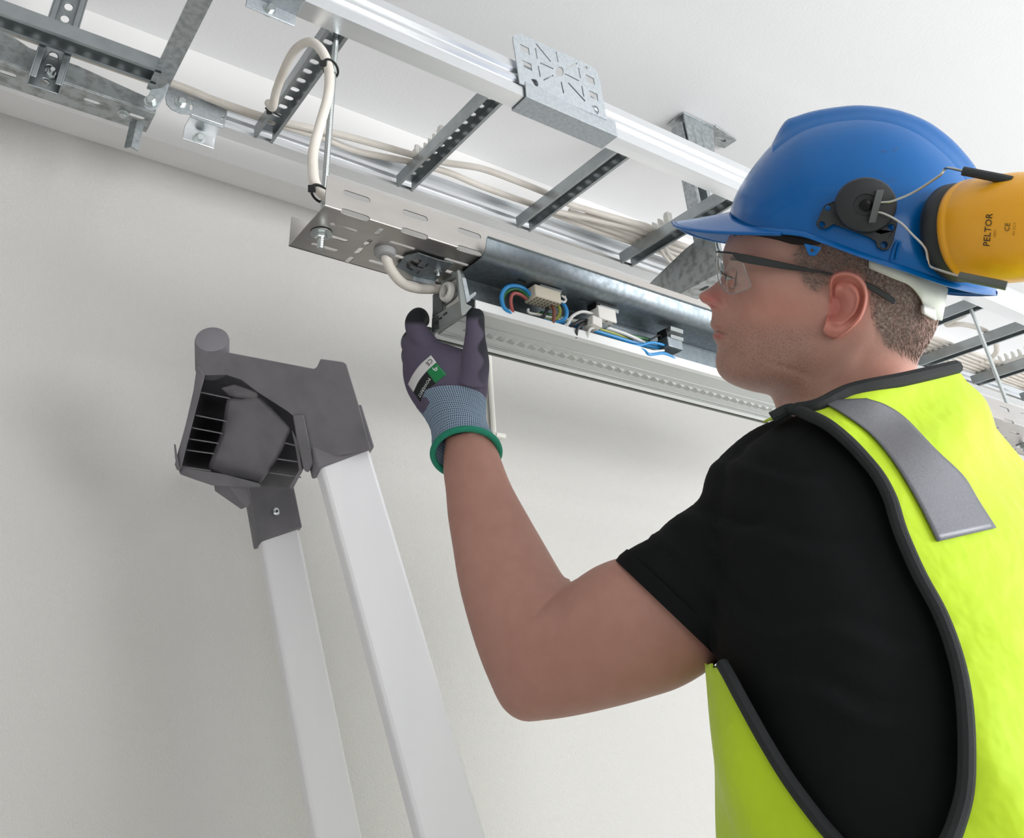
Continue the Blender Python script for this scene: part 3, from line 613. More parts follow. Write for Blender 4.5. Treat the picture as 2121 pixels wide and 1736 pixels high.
ctl = [(1494, 586, 5.5), (1480, 597, 6.5), (1467, 606, 8), (1458, 613, 9), (1463, 621, 11), (1477, 626, 15), (1488, 630, 17.5), (1496, 633, 17), (1501, 623, 15.5), (1491, 612, 12), (1508, 638, 20), (1507, 621, 19), (1471, 633, 9.5), (1480, 641, 12), (1500, 594, 11), (1504, 576, 11), (1509, 584, 15),
       (1505, 530, 13), (1508, 547, 15), (1522, 533, 34), (1545, 531, 47), (1563, 540, 55), (1525, 490, 36), (1560, 480, 53), (1600, 462, 63), (1514, 572, 21), (1527, 575, 33), (1540, 576, 43), (1519, 556, 24), (1540, 555, 42), (1562, 568, 55), (1525, 594, 28), (1545, 597, 43),
       (1566, 600, 56), (1600, 602, 64.5), (1640, 607, 69.5), (1680, 602, 71), (1516, 615, 26), (1532, 626, 36), (1562, 640, 51), (1600, 650, 60), (1650, 660, 66), (1700, 660, 70), (1506, 652, 23), (1522, 665, 33), (1494, 656, 18), (1480, 656, 9), (1485, 668, 14), (1496, 675, 20.5),
       (1479, 677, 9.5), (1487, 681, 14.5), (1497, 690, 20), (1504, 698, 24), (1483, 698, 12), (1493, 703, 19), (1492, 717, 17), (1507, 716, 27), (1491, 746, 14), (1500, 761, 21), (1522, 776, 30), (1512, 741, 27), (1542, 700, 44), (1562, 740, 48), (1600, 700, 57), (1620, 740, 58), (1660, 720, 64), (1690, 740, 63), (1700, 700, 67),
       (1547, 792, 29), (1582, 798, 36), (1622, 797, 46), (1660, 787, 54), (1705, 770, 58), (1621, 832, 21), (1650, 836, 42), (1700, 832, 55), (1760, 800, 59), (1820, 780, 55), (1868, 772, 38), (1888, 775, 22), (1660, 900, 42), (1720, 900, 59), (1800, 885, 60), (1870, 865, 46), (1700, 970, 50), (1790, 980, 55), (1860, 950, 48),
       (1760, 720, 64), (1800, 680, 67), (1850, 650, 63), (1900, 640, 50), (1926, 645, 36), (1895, 700, 41), (1855, 720, 52), (1760, 560, 76), (1700, 540, 73), (1640, 540, 68), (1600, 540, 62.5), (1582, 560, 59), (1840, 540, 74), (1900, 540, 61), (1938, 550, 42), (1700, 460, 71), (1800, 440, 73), (1880, 440, 62), (1650, 400, 58), (1750, 360, 60), (1850, 370, 50), (1620, 440, 60)]
ct = cc[::2]
tps = TPS(np.r_[ct, [(a, b) for a, b, _ in ctl]], np.r_[np.zeros(len(ct)), [(w/10)**2 for _, _, w in ctl]], 2e-3)
def head_w(p):
    w = np.sqrt(np.clip(tps(p), 0, None))*.01
    x, y = p[:, 0], p[:, 1]
    def g(cx, cy, sx, sy, a=0):
        dx, dy = x-cx, y-cy; ca, sa = math.cos(a), math.sin(a); u, v = dx*ca+dy*sa, -dx*sa+dy*ca; return np.exp(-(u/sx)**2-(v/sy)**2)
    w = w-.0042*g(1491, 689, 13, 2.6, .45)                    # line of the mouth
    w = w+.0016*g(1488, 680, 10, 3.5, .35)+.0024*g(1487, 698, 10, 5, .45)-.0014*g(1494, 712, 12, 5, .2)
    w = w-.0062*g(1476, 633.5, 8, 3.2, .45)-.0014*g(1507, 626, 3, 14, -.25)   # nostril, alar groove
    w = w-.0022*g(1520, 586, 16, 2.5, .15)-.0020*g(1522, 563, 18, 2.5, .1)   # eyelids
    w = w-.0012*g(1655, 770, 60, 6, .3)-.0010*g(1722, 800, 50, 2.5, -.55)+.0030*g(1750, 760, 50, 14, -.95)
    return np.clip(w, 0, None)
NT = len(cc); cen = np.array([1722., 645.])
rr_ = np.sin(np.linspace(0, math.pi/2, 64))**.9
near = []; far = []
V = [PW(*cen, head_w(cen[None])[0])]; Vf = [None]
for k in rr_[1:]:
    q = cen+k*(cc-cen); w = head_w(q) if k < rr_[-1] else np.zeros(NT)
    near.append(PWv(q[:, 0], q[:, 1], w))
vs = [V[0]]; faces = []
nr = len(near)
for r_ in near: vs += list(r_)
base_far = len(vs)
vs.append(flip(V[0]))
for r_ in near[:-1]: vs += list(flip(r_))
idn = lambda i, j: 1+i*NT+(j % NT)
idf = lambda i, j: (1+i*NT+(j % NT)) if i == nr-1 else (base_far+1+i*NT+(j % NT))
for j in range(NT):
    faces.append((0, idn(0, j), idn(0, j+1))); faces.append((base_far, idf(0, j+1), idf(0, j)))
    for i in range(nr-1):
        faces.append((idn(i, j), idn(i+1, j), idn(i+1, j+1), idn(i, j+1))); faces.append((idf(i, j+1), idf(i+1, j+1), idf(i+1, j), idf(i, j)))
head_b = MB().add(vs, faces)

# ---- ear
earc = [(1718, 589), (1719.5, 577), (1727, 566), (1746, 560), (1767, 563), (1783, 573.5), (1793.5, 589), (1798, 608), (1796, 629), (1788, 653), (1775, 671), (1756.5, 687), (1738, 699), (1725, 702), (1711, 695), (1704, 686), (1708, 671), (1713, 655), (1717, 632), (1718, 608)]
ec = np.array(spline(earc+[earc[0]], 5)[:-1]); NE = len(ec); ecen = np.array([1748., 630.])
def ear_h(q, rho):
    x, y = q[:, 0], q[:, 1]
    low = sstep(655, 690, y); back = sstep(1712, 1790, x); frontside = 1-sstep(1716, 1736, x)
    h = .0085+.0120*back+.002*sstep(600, 566, y)
    h += (.0050*np.exp(-((rho-.90)/.07)**2)-.0042*np.exp(-((rho-.735)/.07)**2)+.0042*np.exp(-((rho-.56)/.085)**2)*back)*(1-low)*(1-.8*frontside*(y > 600))
    h += .0030*low*np.exp(-((rho-.6)/.4)**2)
    h -= .0155*np.exp(-((x-1733)/17)**2-((y-634)/26)**2)*(1-low*.7)
    h -= .0070*np.exp(-((x-1718)/6)**2-((y-644)/13)**2)
    h -= .0050*np.exp(-((x-1746)/15)**2-((y-588)/9)**2)
    h += .0045*np.exp(-((x-1709)/5)**2-((y-636)/13)**2)+.0030*np.exp(-((x-1732)/9)**2-((y-668)/6)**2)
    return h
vs = []; rings_e = []
rho = np.linspace(.04, 1, 34)
for k in rho:
    q = ecen+k*(ec-ecen); h = ear_h(q, np.full(NE, k))
    if k > .94: h = h-.0035*((k-.94)/.06)**2
    rings_e.append(PWv(q[:, 0], q[:, 1], head_w(q)+h))
for k, dz in ((.985, -.0062), (.94, -.0095), (.85, -.013), (.7, -.020)):
    q = ecen+k*(ec-ecen); h0 = ear_h(ecen+1.0*(ec-ecen), np.ones(NE))
    rings_e.append(PWv(q[:, 0], q[:, 1], head_w(q)+np.maximum(h0+dz, -.004)))
ear_b = MB().loft(rings_e)
ear_f = MB().loft([flip(r_) for r_ in rings_e])

# ---- arms: rings spanned between two photographed edges
def ring_lr(Lp, Rp, w, k, n=28, wl=None, wr=None, e=2.0, up=0.0):
    L = PW(*Lp, w if wl is None else wl); R = PW(*Rp, w if wr is None else wr); c = (L+R)/2; a = (R-L)/2
    v = -nrm(c)+up*uv; v = nrm(v-(v @ nrm(a))*nrm(a)); out = []
    for j in range(n):
        t = 2*math.pi*j/n; ct_, st = math.cos(t), math.sin(t)
        out.append(c+a*np.sign(ct_)*abs(ct_)**(2/e)+v*np.linalg.norm(a)*k*np.sign(st)*abs(st)**(2/e))
    return out
def lerp_rows(rows, m):                     # rows of equal length tuples, resampled smoothly
    A = np.array([list(r) for r in rows], float); S_ = spline(A, m); return S_
arm_rows = [  # left edge, right edge, w, thickness
    (925, 905, 1010, 885, .036, .66), (921, 966, 1029, 935, .040, .68), (927, 1017, 1055, 1003, .052, .72), (933, 1072, 1090, 1068, .066, .78), (944, 1134, 1124, 1128, .084, .82), (957, 1204, 1150, 1175, .104, .84),
    (974, 1267, 1166, 1204, .122, .84), (995, 1334, 1170, 1212, .136, .80), (1018, 1396, 1173, 1214, .146, .74), (1046, 1456, 1178, 1213, .152, .66), (1084, 1484, 1188, 1207, .156, .62), (1135, 1483, 1206, 1194, .158, .62), (1195, 1474, 1232, 1178, .158, .66),
    (1265, 1459, 1265, 1164, .158, .70), (1340, 1441, 1305, 1152, .157, .66), (1410, 1419, 1352, 1140, .155, .60), (1474, 1380, 1405, 1115, .150, .56), (1530, 1320, 1475, 1070, .142, .54), (1610, 1250, 1555, 1020, .120, .54), (1700, 1170, 1640, 970, .09, .55)]
ar_s = lerp_rows(arm_rows, 9)
arm_b = MB().loft([ring_lr(r[0:2], r[2:4], r[4], r[5], 88) for r in ar_s])
# elbow fold: press the skin in along the crease
av = arm_b.verts(); px_, py_ = projv(av); fr_ = (R0-av @ NH)
cr0, cr1 = np.array([1169., 1212.]), np.array([1092., 1290.]); dvec = nrm(cr1-cr0); rel_ = np.stack([px_, py_], 1)-cr0; s_ = rel_ @ dvec; t_ = rel_ @ np.array([-dvec[1], dvec[0]])
nearm = fr_ > np.interp(py_, [900, 1500], [.03, .12])
dep = .0105*np.exp(-(np.abs(t_)/9)**1.4)*sstep(115, 20, s_)*(s_ > -25)*nearm
arm_b.v = [av+np.outer(dep, NH)]

# ---- trunk in the world frame: faces the wall (+Y)
NB = PW(1760, 860, 0)
def trunk_ring(dz, hw, hd, cy=0.0, tilt=0.0, roll=0.0, n=96, e=2.35, cx=0.0):
    out = []
    for j in range(n):
        t = 2*math.pi*j/n; c_, s_ = math.sin(t), math.cos(t)      # t=0: chest (+Y), t=pi: back; x>0: his right
        out.append(NB+np.array([cx+hw*np.sign(c_)*abs(c_)**(2/e), cy+hd*np.sign(s_)*abs(s_)**(2/e), dz-tilt*s_-roll*hw*c_]))
    return out
trunk = [(-.010, .066, .080, -.030, .040, .10), (-.026, .090, .087, -.026, .036, .16), (-.050, .126, .096, -.019, .027, .22), (-.078, .165, .105, -.012, .017, .22), (-.108, .195, .116, -.008, .008, .18), (-.15, .210, .129, -.006, 0, .10), (-.22, .214, .140, -.004, 0, .03), (-.32, .210, .144, 0, 0, 0), (-.45, .206, .146, 0, 0, 0), (-.58, .205, .148, 0, 0, 0), (-.66, .206, .150, 0, 0, 0)]
tr_s = spline(np.array(trunk), 5)
core = MB().loft([trunk_ring(r[0], r[1]-.026, r[2]-.026, r[3], r[4], r[5], 64) for r in tr_s if r[0] < -.05])
# far arm hangs at his right side
def limb(chain, n=20, m=4):
    C = spline(np.array([list(c) for c in chain]), m); b = MB(); b.tube(C[:, :3], C[:, 3], n); return b
ra = NB+np.array([.205, .02, -.10]); re_ = NB+np.array([.245, .045, -.39]); rw = NB+np.array([.235, .17, -.60])
rarm = limb([(*(ra+np.array([-.07, 0, .03])), .05), (*ra, .052), (*((ra+re_)/2), .046), (*re_, .040), (*((re_+rw)/2), .037), (*rw, .027)])

# ---- one continuous body by boolean union
def to_obj(b, name):
    me = b.mesh(name); o = bpy.data.objects.new(name, me); COL.objects.link(o); return o
def union(objs):
    a = objs[0]
    for o in objs[1:]:
        m = a.modifiers.new('u', 'BOOLEAN'); m.operation = 'UNION'; m.solver = 'MANIFOLD'; m.object = o
    dg = bpy.context.evaluated_depsgraph_get(); me = bpy.data.meshes.new_from_object(a.evaluated_get(dg))
    for o in objs: d = o.data; bpy.data.objects.remove(o); bpy.data.meshes.remove(d)
    return me
def voxel(objs, size, smooth=2, fac=.5, sub=0):
    a = objs[0]; bm = bmesh.new()
    for o in objs: bm.from_mesh(o.data)
    me0 = bpy.data.meshes.new('vx'); bm.to_mesh(me0); bm.free(); ob = bpy.data.objects.new('vx', me0); COL.objects.link(ob)
    r = ob.modifiers.new('r', 'REMESH'); r.mode = 'VOXEL'; r.voxel_size = size; r.use_smooth_shade = True
    if smooth: s = ob.modifiers.new('s', 'SMOOTH'); s.iterations = smooth; s.factor = fac
    dg = bpy.context.evaluated_depsgraph_get(); me = bpy.data.meshes.new_from_object(ob.evaluated_get(dg))
    for o in list(objs)+[ob]: d = o.data; bpy.data.objects.remove(o); bpy.data.meshes.remove(d)
    return me
def mverts(me): v = np.zeros(len(me.vertices)*3); me.vertices.foreach_get('co', v); return v.reshape(-1, 3)
def mbvh(me):                              # BVH in lens-relative coordinates
    return BVHTree.FromPolygons([Vector(p) for p in mverts(me)], [tuple(p.vertices) for p in me.polygons])
ORI = Vector((0, 0, 0))
def hit(bvh, x, y, off=0.0, default=None):
    d = Vector(ray(x, y)).normalized(); loc, nn, idx, dist = bvh.ray_cast(ORI, d)
    if loc is None: return default
    nn = nn if nn.dot(d) < 0 else -nn
    return np.array(loc+nn*off)

PLATZ = NB[2]-1.46
per = thing('person', (NB[0], NB[1], PLATZ), 'worker in a yellow safety vest and black t-shirt reaching up to the light fixture', 'person')
body_me = union([to_obj(head_b, 'a'), to_obj(ear_b, 'b'), to_obj(ear_f, 'c'), to_obj(core, 'd'), to_obj(arm_b, 'e'), to_obj(rarm, 'f')])
body_bvh = mbvh(body_me)

# skin colours: blush, lips, beard stubble, scalp under cropped hair, painted shade towards the elbow
hair_poly = [(1560, 300), (1600, 470), (1652, 505), (1640, 530), (1652, 560), (1668, 592), (1684, 606), (1700, 600), (1712, 585), (1727, 566), (1760, 556), (1790, 572), (1800, 600), (1802, 640), (1806, 665), (1818, 695), (1838, 715), (1868, 733), (1900, 748), (1925, 740), (1990, 640), (1990, 400), (1900, 260), (1700, 250)]
def skin_attrs(me):
    v = mverts(me); w = R0-v @ NH; m = w < 0; vv_ = v.copy(); headish = (projv(v)[1] < 900) & (np.abs(w) < .12)
    vv_[m & headish] = flip(v[m & headish]); x, y = projv(vv_)
    g = lambda cx, cy, sx, sy: np.exp(-((x-cx)/sx)**2-((y-cy)/sy)**2)
    col = np.tile(np.array(lin((194, 152, 138))), (len(v), 1))
    def mix(k, c): 
        nonlocal col; k = np.clip(k, 0, 1)[:, None]; col = col*(1-k)+np.array(lin(c))*k
    face = headish.astype(float)
    mix(.50*g(1600, 640, 120, 60)*face, (212, 142, 124)); mix(.75*g(1470, 620, 26, 22)*face, (204, 116, 108))
    earm = inpoly(x, y, [tuple(p) for p in ec])*face; mix(.62*earm, (226, 138, 124)); mix(.5*g(1725, 642, 14, 22)*face, (168, 82, 78))  # redder ear, darker red in its hollow
    lip = (g(1486, 697, 13, 6.5)+.7*g(1484, 679, 10, 4))*face; mix(.85*lip, (178, 86, 84))
    mix(.35*g(1860, 770, 60, 30)*face, (220, 140, 122))
    arm = ~headish; mix(.85*arm, (178, 132, 118)); mix(.5*arm*sstep(1150, 1400, y), (160, 114, 102))  # arm tone, then shade towards the elbow painted into the colour
    hm = inpoly(x, y, hair_poly)*face; soft = np.zeros(len(v))
    for dx, dy in ((0, 0), (8, 0), (-8, 0), (0, 8), (0, -8), (12, 10), (-12, 10), (12, -10), (-12, -10)): soft += inpoly(x+dx, y+dy, hair_poly)/9.
    soft *= face*(1-earm)*((x > 1812) | (y < 610)); mix(.62*soft, (116, 94, 84))
    st = face*sstep(640, 700, y-.10*(x-1480)+12)*sstep(1760, 1640, x)*sstep(845, 815, y)*(1-.6*lip)
    st = np.maximum(st, .7*g(1480, 662, 16, 9)*face); mix(.30*st, (150, 118, 102))
    mix(.55*g(1535, 530, 26, 5)*face, (96, 74, 62))
    ca = me.color_attributes.new('tint', 'FLOAT_COLOR', 'POINT'); ca.data.foreach_set('color', np.c_[col, np.ones(len(v))].ravel())
    a = me.attributes.new('stubble', 'FLOAT', 'POINT'); a.data.foreach_set('value', st)
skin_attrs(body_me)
M_skin = mat('skin', (210, 160, 140), .48, sss=.12, spec=.35)
nt = M_skin.node_tree; N = nt.nodes; L = nt.links; bs = N['Principled BSDF']
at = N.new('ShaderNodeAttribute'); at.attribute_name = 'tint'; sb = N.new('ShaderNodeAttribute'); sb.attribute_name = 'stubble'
tc = N.new('ShaderNodeTexCoord'); vo = N.new('ShaderNodeTexNoise'); vo.inputs['Scale'].default_value = 900; vo.inputs['Detail'].default_value = 2; L.new(tc.outputs['Object'], vo.inputs[0])
rp = N.new('ShaderNodeValToRGB'); rp.color_ramp.elements[0].position = .50; rp.color_ramp.elements[1].position = .64; L.new(vo.outputs[0], rp.inputs[0])
mu = N.new('ShaderNodeMath'); mu.operation = 'MULTIPLY'; L.new(rp.outputs[0], mu.inputs[0]); L.new(sb.outputs['Fac'], mu.inputs[1])
mu2 = N.new('ShaderNodeMath'); mu2.operation = 'MULTIPLY'; mu2.inputs[1].default_value = .38; L.new(mu.outputs[0], mu2.inputs[0])
mot = N.new('ShaderNodeTexNoise'); mot.inputs['Scale'].default_value = 60; mot.inputs['Detail'].default_value = 4; L.new(tc.outputs['Object'], mot.inputs[0])
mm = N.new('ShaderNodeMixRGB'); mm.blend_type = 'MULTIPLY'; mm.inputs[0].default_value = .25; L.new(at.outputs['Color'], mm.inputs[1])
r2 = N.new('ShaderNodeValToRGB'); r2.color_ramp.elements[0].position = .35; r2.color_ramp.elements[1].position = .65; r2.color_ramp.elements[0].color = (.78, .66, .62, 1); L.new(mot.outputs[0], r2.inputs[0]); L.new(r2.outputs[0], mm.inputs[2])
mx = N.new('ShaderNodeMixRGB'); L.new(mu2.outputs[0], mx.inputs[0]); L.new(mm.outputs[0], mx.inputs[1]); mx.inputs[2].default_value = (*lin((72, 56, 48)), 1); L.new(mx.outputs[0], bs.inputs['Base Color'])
pn = N.new('ShaderNodeTexNoise'); pn.inputs['Scale'].default_value = 700; L.new(tc.outputs['Object'], pn.inputs[0]); bp = N.new('ShaderNodeBump'); bp.inputs['Strength'].default_value = .18; bp.inputs['Distance'].default_value = .0006; L.new(pn.outputs[0], bp.inputs['Height']); L.new(bp.outputs[0], bs.inputs['Normal'])
def attach(me, name, m, parent, smooth=True, bevel=0):   # mesh in lens-relative coordinates -> child
    me.transform(Matrix.Translation(Vector(OFF-WL[parent]))); me.materials.clear(); me.materials.append(m)
    if smooth: me.shade_smooth()
    me.name = name; return link(me, name, parent, bevel)
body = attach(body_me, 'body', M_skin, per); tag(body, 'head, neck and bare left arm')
# eyeballs, lids and lashes behind the lens
M_eye = mat('eye_white', (206, 196, 190), .2); M_lash = mat('lash_brown', (52, 40, 34), .6)
M_lid = mat('eyelid_skin', (196, 140, 122), .5)
for s in (0, 1):
    c = PW(1524, 577, .0215); fw = nrm(PW(1480, 570, .0235)-PW(1522, 577, .0215)); upv = nrm(uv-(uv @ fw)*fw); sdv_ = np.cross(fw, upv)
    def sph(r, a, e): return c+r*(fw*math.cos(e)*math.cos(a)+sdv_*math.cos(e)*math.sin(a)+upv*math.sin(e))
    fl_ = (lambda p: flip(p)) if s else (lambda p: p)
    G_ = lambda r, e0, e1: [[fl_(sph(r, a, e0+(e1-e0)*k/6)) for a in np.linspace(-1.5, 1.5, 18)] for k in range(7)]
    b = MB(); b.loft(G_(.0108, -1.2, 1.2), closed_u=False); e = b.build('eye', M_eye, per, 80)
    ir = [[fl_(c+.0110*(fw*math.cos(t)+math.sin(t)*(upv*math.cos(q)+sdv_*math.sin(q)))) for q in np.linspace(0, 2*math.pi, 20)] for t in (.02, .2, .38, .5)]
    b = MB(); b.loft(ir, closed_u=False); b.build('iris', mat('iris', (70, 78, 84), .12), e)
    b = MB(); b.loft([[fl_(sph(.0118, a, .18*math.cos(a*1.05)+(1.3-.18)*k/6)) for a in np.linspace(-1.5, 1.5, 18)] for k in range(7)], closed_u=False); b.loft([[fl_(sph(.0117, a, -.42*math.cos(a*1.05)-(1.2-.42)*k/6)) for a in np.linspace(-1.5, 1.5, 18)] for k in range(7)], closed_u=False); ld = b.build('eyelid', M_lid, per, 80)
    b = MB()
    for a in np.linspace(-1.3, 1.3, 26): b.tube([fl_(sph(.0119, a, .18*math.cos(a))), fl_(sph(.0150, a*1.03, .16*math.cos(a))), fl_(sph(.0172, a*1.05, .34*math.cos(a)))], [.00025, .0002, .00008], 4)
    b.tube([fl_(sph(.0120, a, .18*math.cos(a*1.05))) for a in np.linspace(-1.45, 1.45, 18)], .0005, 6); b.build('eyelash', M_lash, ld)
    b = MB()
    for k in range(140):
        t = rng.random(); x = 1512+48*t; y = 537-3*t+rng.uniform(-4, 4); w = head_w(np.array([[x, y]]))[0]; p_ = PW(x, y, w); b.tube([fl_(p_), fl_(PW(x+7, y-1.5+3*t, head_w(np.array([[x+7, y-1.5+3*t]]))[0]+.0008))], [.0002, .00006], 3)
    b.build('eyebrow', M_lash, per)
# cropped hair
hx = rng.uniform(1600, 1960, 40000); hy = rng.uniform(478, 752, 40000); keep = inpoly(hx, hy, hair_poly)
keep &= ~((hx > 1700) & (hx < 1806) & (hy > 572) & inpoly(hx, hy, [tuple(p) for p in ec]))
edge = sum(inpoly(hx+a, hy+c, hair_poly).astype(float) for a, c in ((10, 0), (-10, 0), (0, 10), (0, -10)))/4
keep &= rng.random(40000) < .12+.88*edge**2; hx, hy = hx[keep][:9500], hy[keep][:9500]; nh = len(hx)
bk = hx > 1790; k = np.where(bk, 1.0, .6)
x2 = hx+k*np.where(bk, 4+rng.uniform(-3, 2, nh), 3+rng.uniform(-2, 2, nh))*np.where(hx > 1900, .1, 1); y2 = hy+k*np.where(hx > 1900, .6, 1)*np.where(bk, 13+rng.uniform(-4, 3, nh), 9+rng.uniform(-3, 3, nh))
w0 = head_w(np.stack([hx, hy], 1)); kk = w0 > .012; hx, hy, x2, y2, k, w0 = hx[kk], hy[kk], x2[kk], y2[kk], k[kk], w0[kk]; w2 = head_w(np.stack([x2, y2], 1))
p0 = PWv(hx, hy, w0-.0003); p1 = PWv(x2, y2, np.where(w2 > .004, w2, w0-.004)+.0016*k); pm = (p0+p1)/2-NH*.0006
sd_ = np.cross(p1-p0, NH); sd_ = sd_/np.linalg.norm(sd_, axis=1, keepdims=True)*.00020
Q = np.stack([p0-sd_, p0+sd_, pm+sd_*.9, pm-sd_*.9, p1], 1); Q = np.concatenate([Q, flip(Q[::3])]); nq = len(Q)
hvs = Q.reshape(-1, 3); hfs = [q_ for i in range(nq) for q_ in ((5*i, 5*i+1, 5*i+2, 5*i+3), (5*i+3, 5*i+2, 5*i+4))]
b = MB(); b.add(hvs, hfs); me = bpy.data.meshes.new('hair'); me.from_pydata([tuple(p) for p in b.verts()], [], b.f)
attach(me, 'hair', mat('hair_brown', (124, 106, 96), .5, noise=(400, (190, 175, 163), .42, .66)), per, False); tag(bpy.data.objects['hair'], 'close-cropped grey-brown hair', kind='stuff')

# ---- black t-shirt: trunk and left sleeve grown together
sl_rows = [(1277, 1162, 1497, 1372, .156, .70), (1300, 1138, 1512, 1356, .156, .72), (1352, 1110, 1545, 1330, .154, .74), (1385, 1078, 1575, 1300, .150, .76), (1448, 1034, 1610, 1270, .145, .76), (1460, 990, 1650, 1230, .140, .76), (1492, 944, 1690, 1180, .125, .76), (1560, 888, 1740, 1100, .095, .75), (1640, 856, 1790, 1000, .05, .75)]
ss_ = lerp_rows(sl_rows, 4)
sleeve_b = MB().loft([ring_lr(r[0:2], r[2:4], r[4], r[5], 48) for r in ss_])
tshell = MB().loft([trunk_ring(r[0], r[1]-.014, r[2]-.013, r[3], r[4], r[5], 96) for r in tr_s if r[0] < -.055])
rsl = limb([(*(ra+np.array([-.09, 0, .035])), .062), (*ra, .066), (*(ra*.6+re_*.4), .066)])
ts_me = voxel([to_obj(tshell, 'a'), to_obj(sleeve_b, 'b'), to_obj(rsl, 'c')], .0045, 6, .5)
v = mverts(ts_me); x, y = projv(v)
# cloth folds that run from the armpit towards the shoulder and along the sleeve
fold = np.zeros(len(v))
for (x0, y0, x1, y1, wd_, am) in ((1560, 1290, 1360, 1110, 16, .004), (1600, 1100, 1420, 1085, 14, .004), (1700, 1000, 1480, 975, 16, .0035), (1680, 1320, 1450, 1290, 18, .003), (1760, 1150, 1500, 1130, 20, .003), (1850, 1500, 1600, 1420, 22, .004), (1900, 1350, 1640, 1300, 22, .003)):
    d = nrm((x1-x0, y1-y0)); L_ = math.hypot(x1-x0, y1-y0); a = (x-x0)*d[0]+(y-y0)*d[1]; t = -(x-x0)*d[1]+(y-y0)*d[0]+10*np.sin(a/40)
    fold += am*np.exp(-(t/wd_)**2)*sstep(-40, 40, a)*sstep(L_+40, L_-40, a)-am*.6*np.exp(-((t-wd_*1.8)/wd_)**2)*sstep(-40, 40, a)*sstep(L_+40, L_-40, a)
nn = np.zeros(len(v)*3); ts_me.vertices.foreach_get('normal', nn); nn = nn.reshape(-1, 3)
v2 = v+nn*(fold*((nn @ NH) < 0))[:, None]; ts_me.vertices.foreach_set('co', v2.ravel())
ts_bvh = mbvh(ts_me)
M_tee = mat('black_cotton', (13, 15, 16), .85, bump=(900, .3, .0008), spec=.2)
attach(ts_me, 't_shirt', M_tee, per); tee = bpy.data.objects['t_shirt']; tag(tee, 'black short-sleeved t-shirt')
hem = [ring_lr((1275, 1161), (1497, 1373), .156, .72, 48), ring_lr((1283, 1150), (1505, 1362), .156, .735, 48), ring_lr((1299, 1137), (1520, 1346), .156, .745, 48), ring_lr((1301, 1140), (1518, 1347), .156, .72, 48)]
b = MB(); b.loft([ring_lr((1279, 1164), (1494, 1370), .156, .69, 48)]+hem, cap=False); b.build('sleeve_hem', M_tee, tee, 60)
st_ = [hit(mbvh(b.mesh('tmp')), xx, yy, .0006) for xx, yy in ()]

# ---- hi-vis vest
M_vest = mat('hivis_yellow', (186, 216, 34), .6, noise=(7, (178, 209, 30), .4, .6), bump=(22, .5, .012), spec=.25)
nt = M_vest.node_tree; bs = nt.nodes['Principled BSDF']; bs.inputs['Sheen Weight'].default_value = .2
M_trim = mat('vest_binding', (26, 31, 32), .8, bump=(700, .4, .001))
M_refl = mat('reflective_grey', (112, 114, 120), .42, .25, noise=(1500, (98, 100, 106), .45, .55))
vr = spline(np.array(trunk), 28); NV = 520
VG = np.array([trunk_ring(r[0], r[1], r[2], r[3], r[4], r[5], NV) for r in vr])
# soft folds in the loose back
zz = VG[:, :, 2]-NB[2]; th = np.linspace(0, 2*math.pi, NV, endpoint=False)[None]
back = np.clip(-np.cos(th), 0, 1); rad = VG-np.array([NB[0], NB[1], 0]); rad[:, :, 2] = 0; rad /= np.linalg.norm(rad, axis=2, keepdims=True)
VG = VG+rad*((.006*np.sin(th*5+zz*16)*sstep(-.08, -.3, zz)+.004*np.sin(th*11-zz*30+1)*sstep(-.2, -.4, zz)+.005*np.sin(zz*48+th*7)*back*np.exp(-((zz+.05)/.05)**2))[..., None])
full_bvh = BVHTree.FromPolygons([Vector(p) for p in VG.reshape(-1, 3)], [(i*NV+j, i*NV+(j+1) % NV, (i+1)*NV+(j+1) % NV, (i+1)*NV+j) for i in range(len(VG)-1) for j in range(NV)])
arm_back = [(1600, 868), (1640, 850), (1680, 864), (1715, 882), (1755, 915), (1790, 952), (1820, 990), (1843, 1035), (1858, 1085), (1873, 1125), (1903, 1192), (1945, 1270), (1975, 1350), (1993, 1430), (2001, 1520), (2000, 1620), (1985, 1690), (1955, 1760)]
arm_front = [(1498, 1375), (1515, 1405), (1540, 1452), (1590, 1542), (1640, 1622), (1700, 1702), (1742, 1750)]
hole = arm_back+[(1900, 1815), (1830, 1825), (1780, 1795)]+arm_front[::-1]+[(1480, 1374), (1420, 1374), (1420, 980), (1550, 880)]
cpx, cpy = projv(VG.reshape(-1, 3)); cpx = cpx.reshape(VG.shape[:2]); cpy = cpy.reshape(VG.shape[:2])
ins = inpoly(cpx, cpy, hole); side = np.sin(th) < .05
outn = rad
facing = (outn*(VG/np.linalg.norm(VG, axis=2, keepdims=True))).sum(2) < .12
cut = ins & side & facing
cut |= cut[:, (-np.arange(NV)) % NV]
collar = [(1652, 851), (1680, 847), (1705, 839), (1735, 823), (1765, 810), (1810, 799), (1860, 789), (1920, 775), (1978, 761)]
upper = (zz > -.075)
cut |= inpoly(cpx, cpy, [(1500, 500)]+collar+[(1988, 770), (2003, 790), (2030, 813), (2060, 852), (2130, 600), (2100, 500)]) & upper
f = []
for i in range(len(VG)-1):
    for j in range(NV):
        k = (j+1) % NV
        if cut[i, j] or cut[i, k] or cut[i+1, j] or cut[i+1, k]: continue
        f.append((i*NV+j, i*NV+k, (i+1)*NV+k, (i+1)*NV+j))
me = bpy.data.meshes.new('safety_vest'); me.from_pydata([tuple(p) for p in VG.reshape(-1, 3)], [], f)
bm = bmesh.new(); bm.from_mesh(me); bmesh.ops.delete(bm, geom=[q for q in bm.verts if not q.link_faces], context='VERTS'); bmesh.ops.recalc_face_normals(bm, faces=bm.faces); bm.to_mesh(me); bm.free()
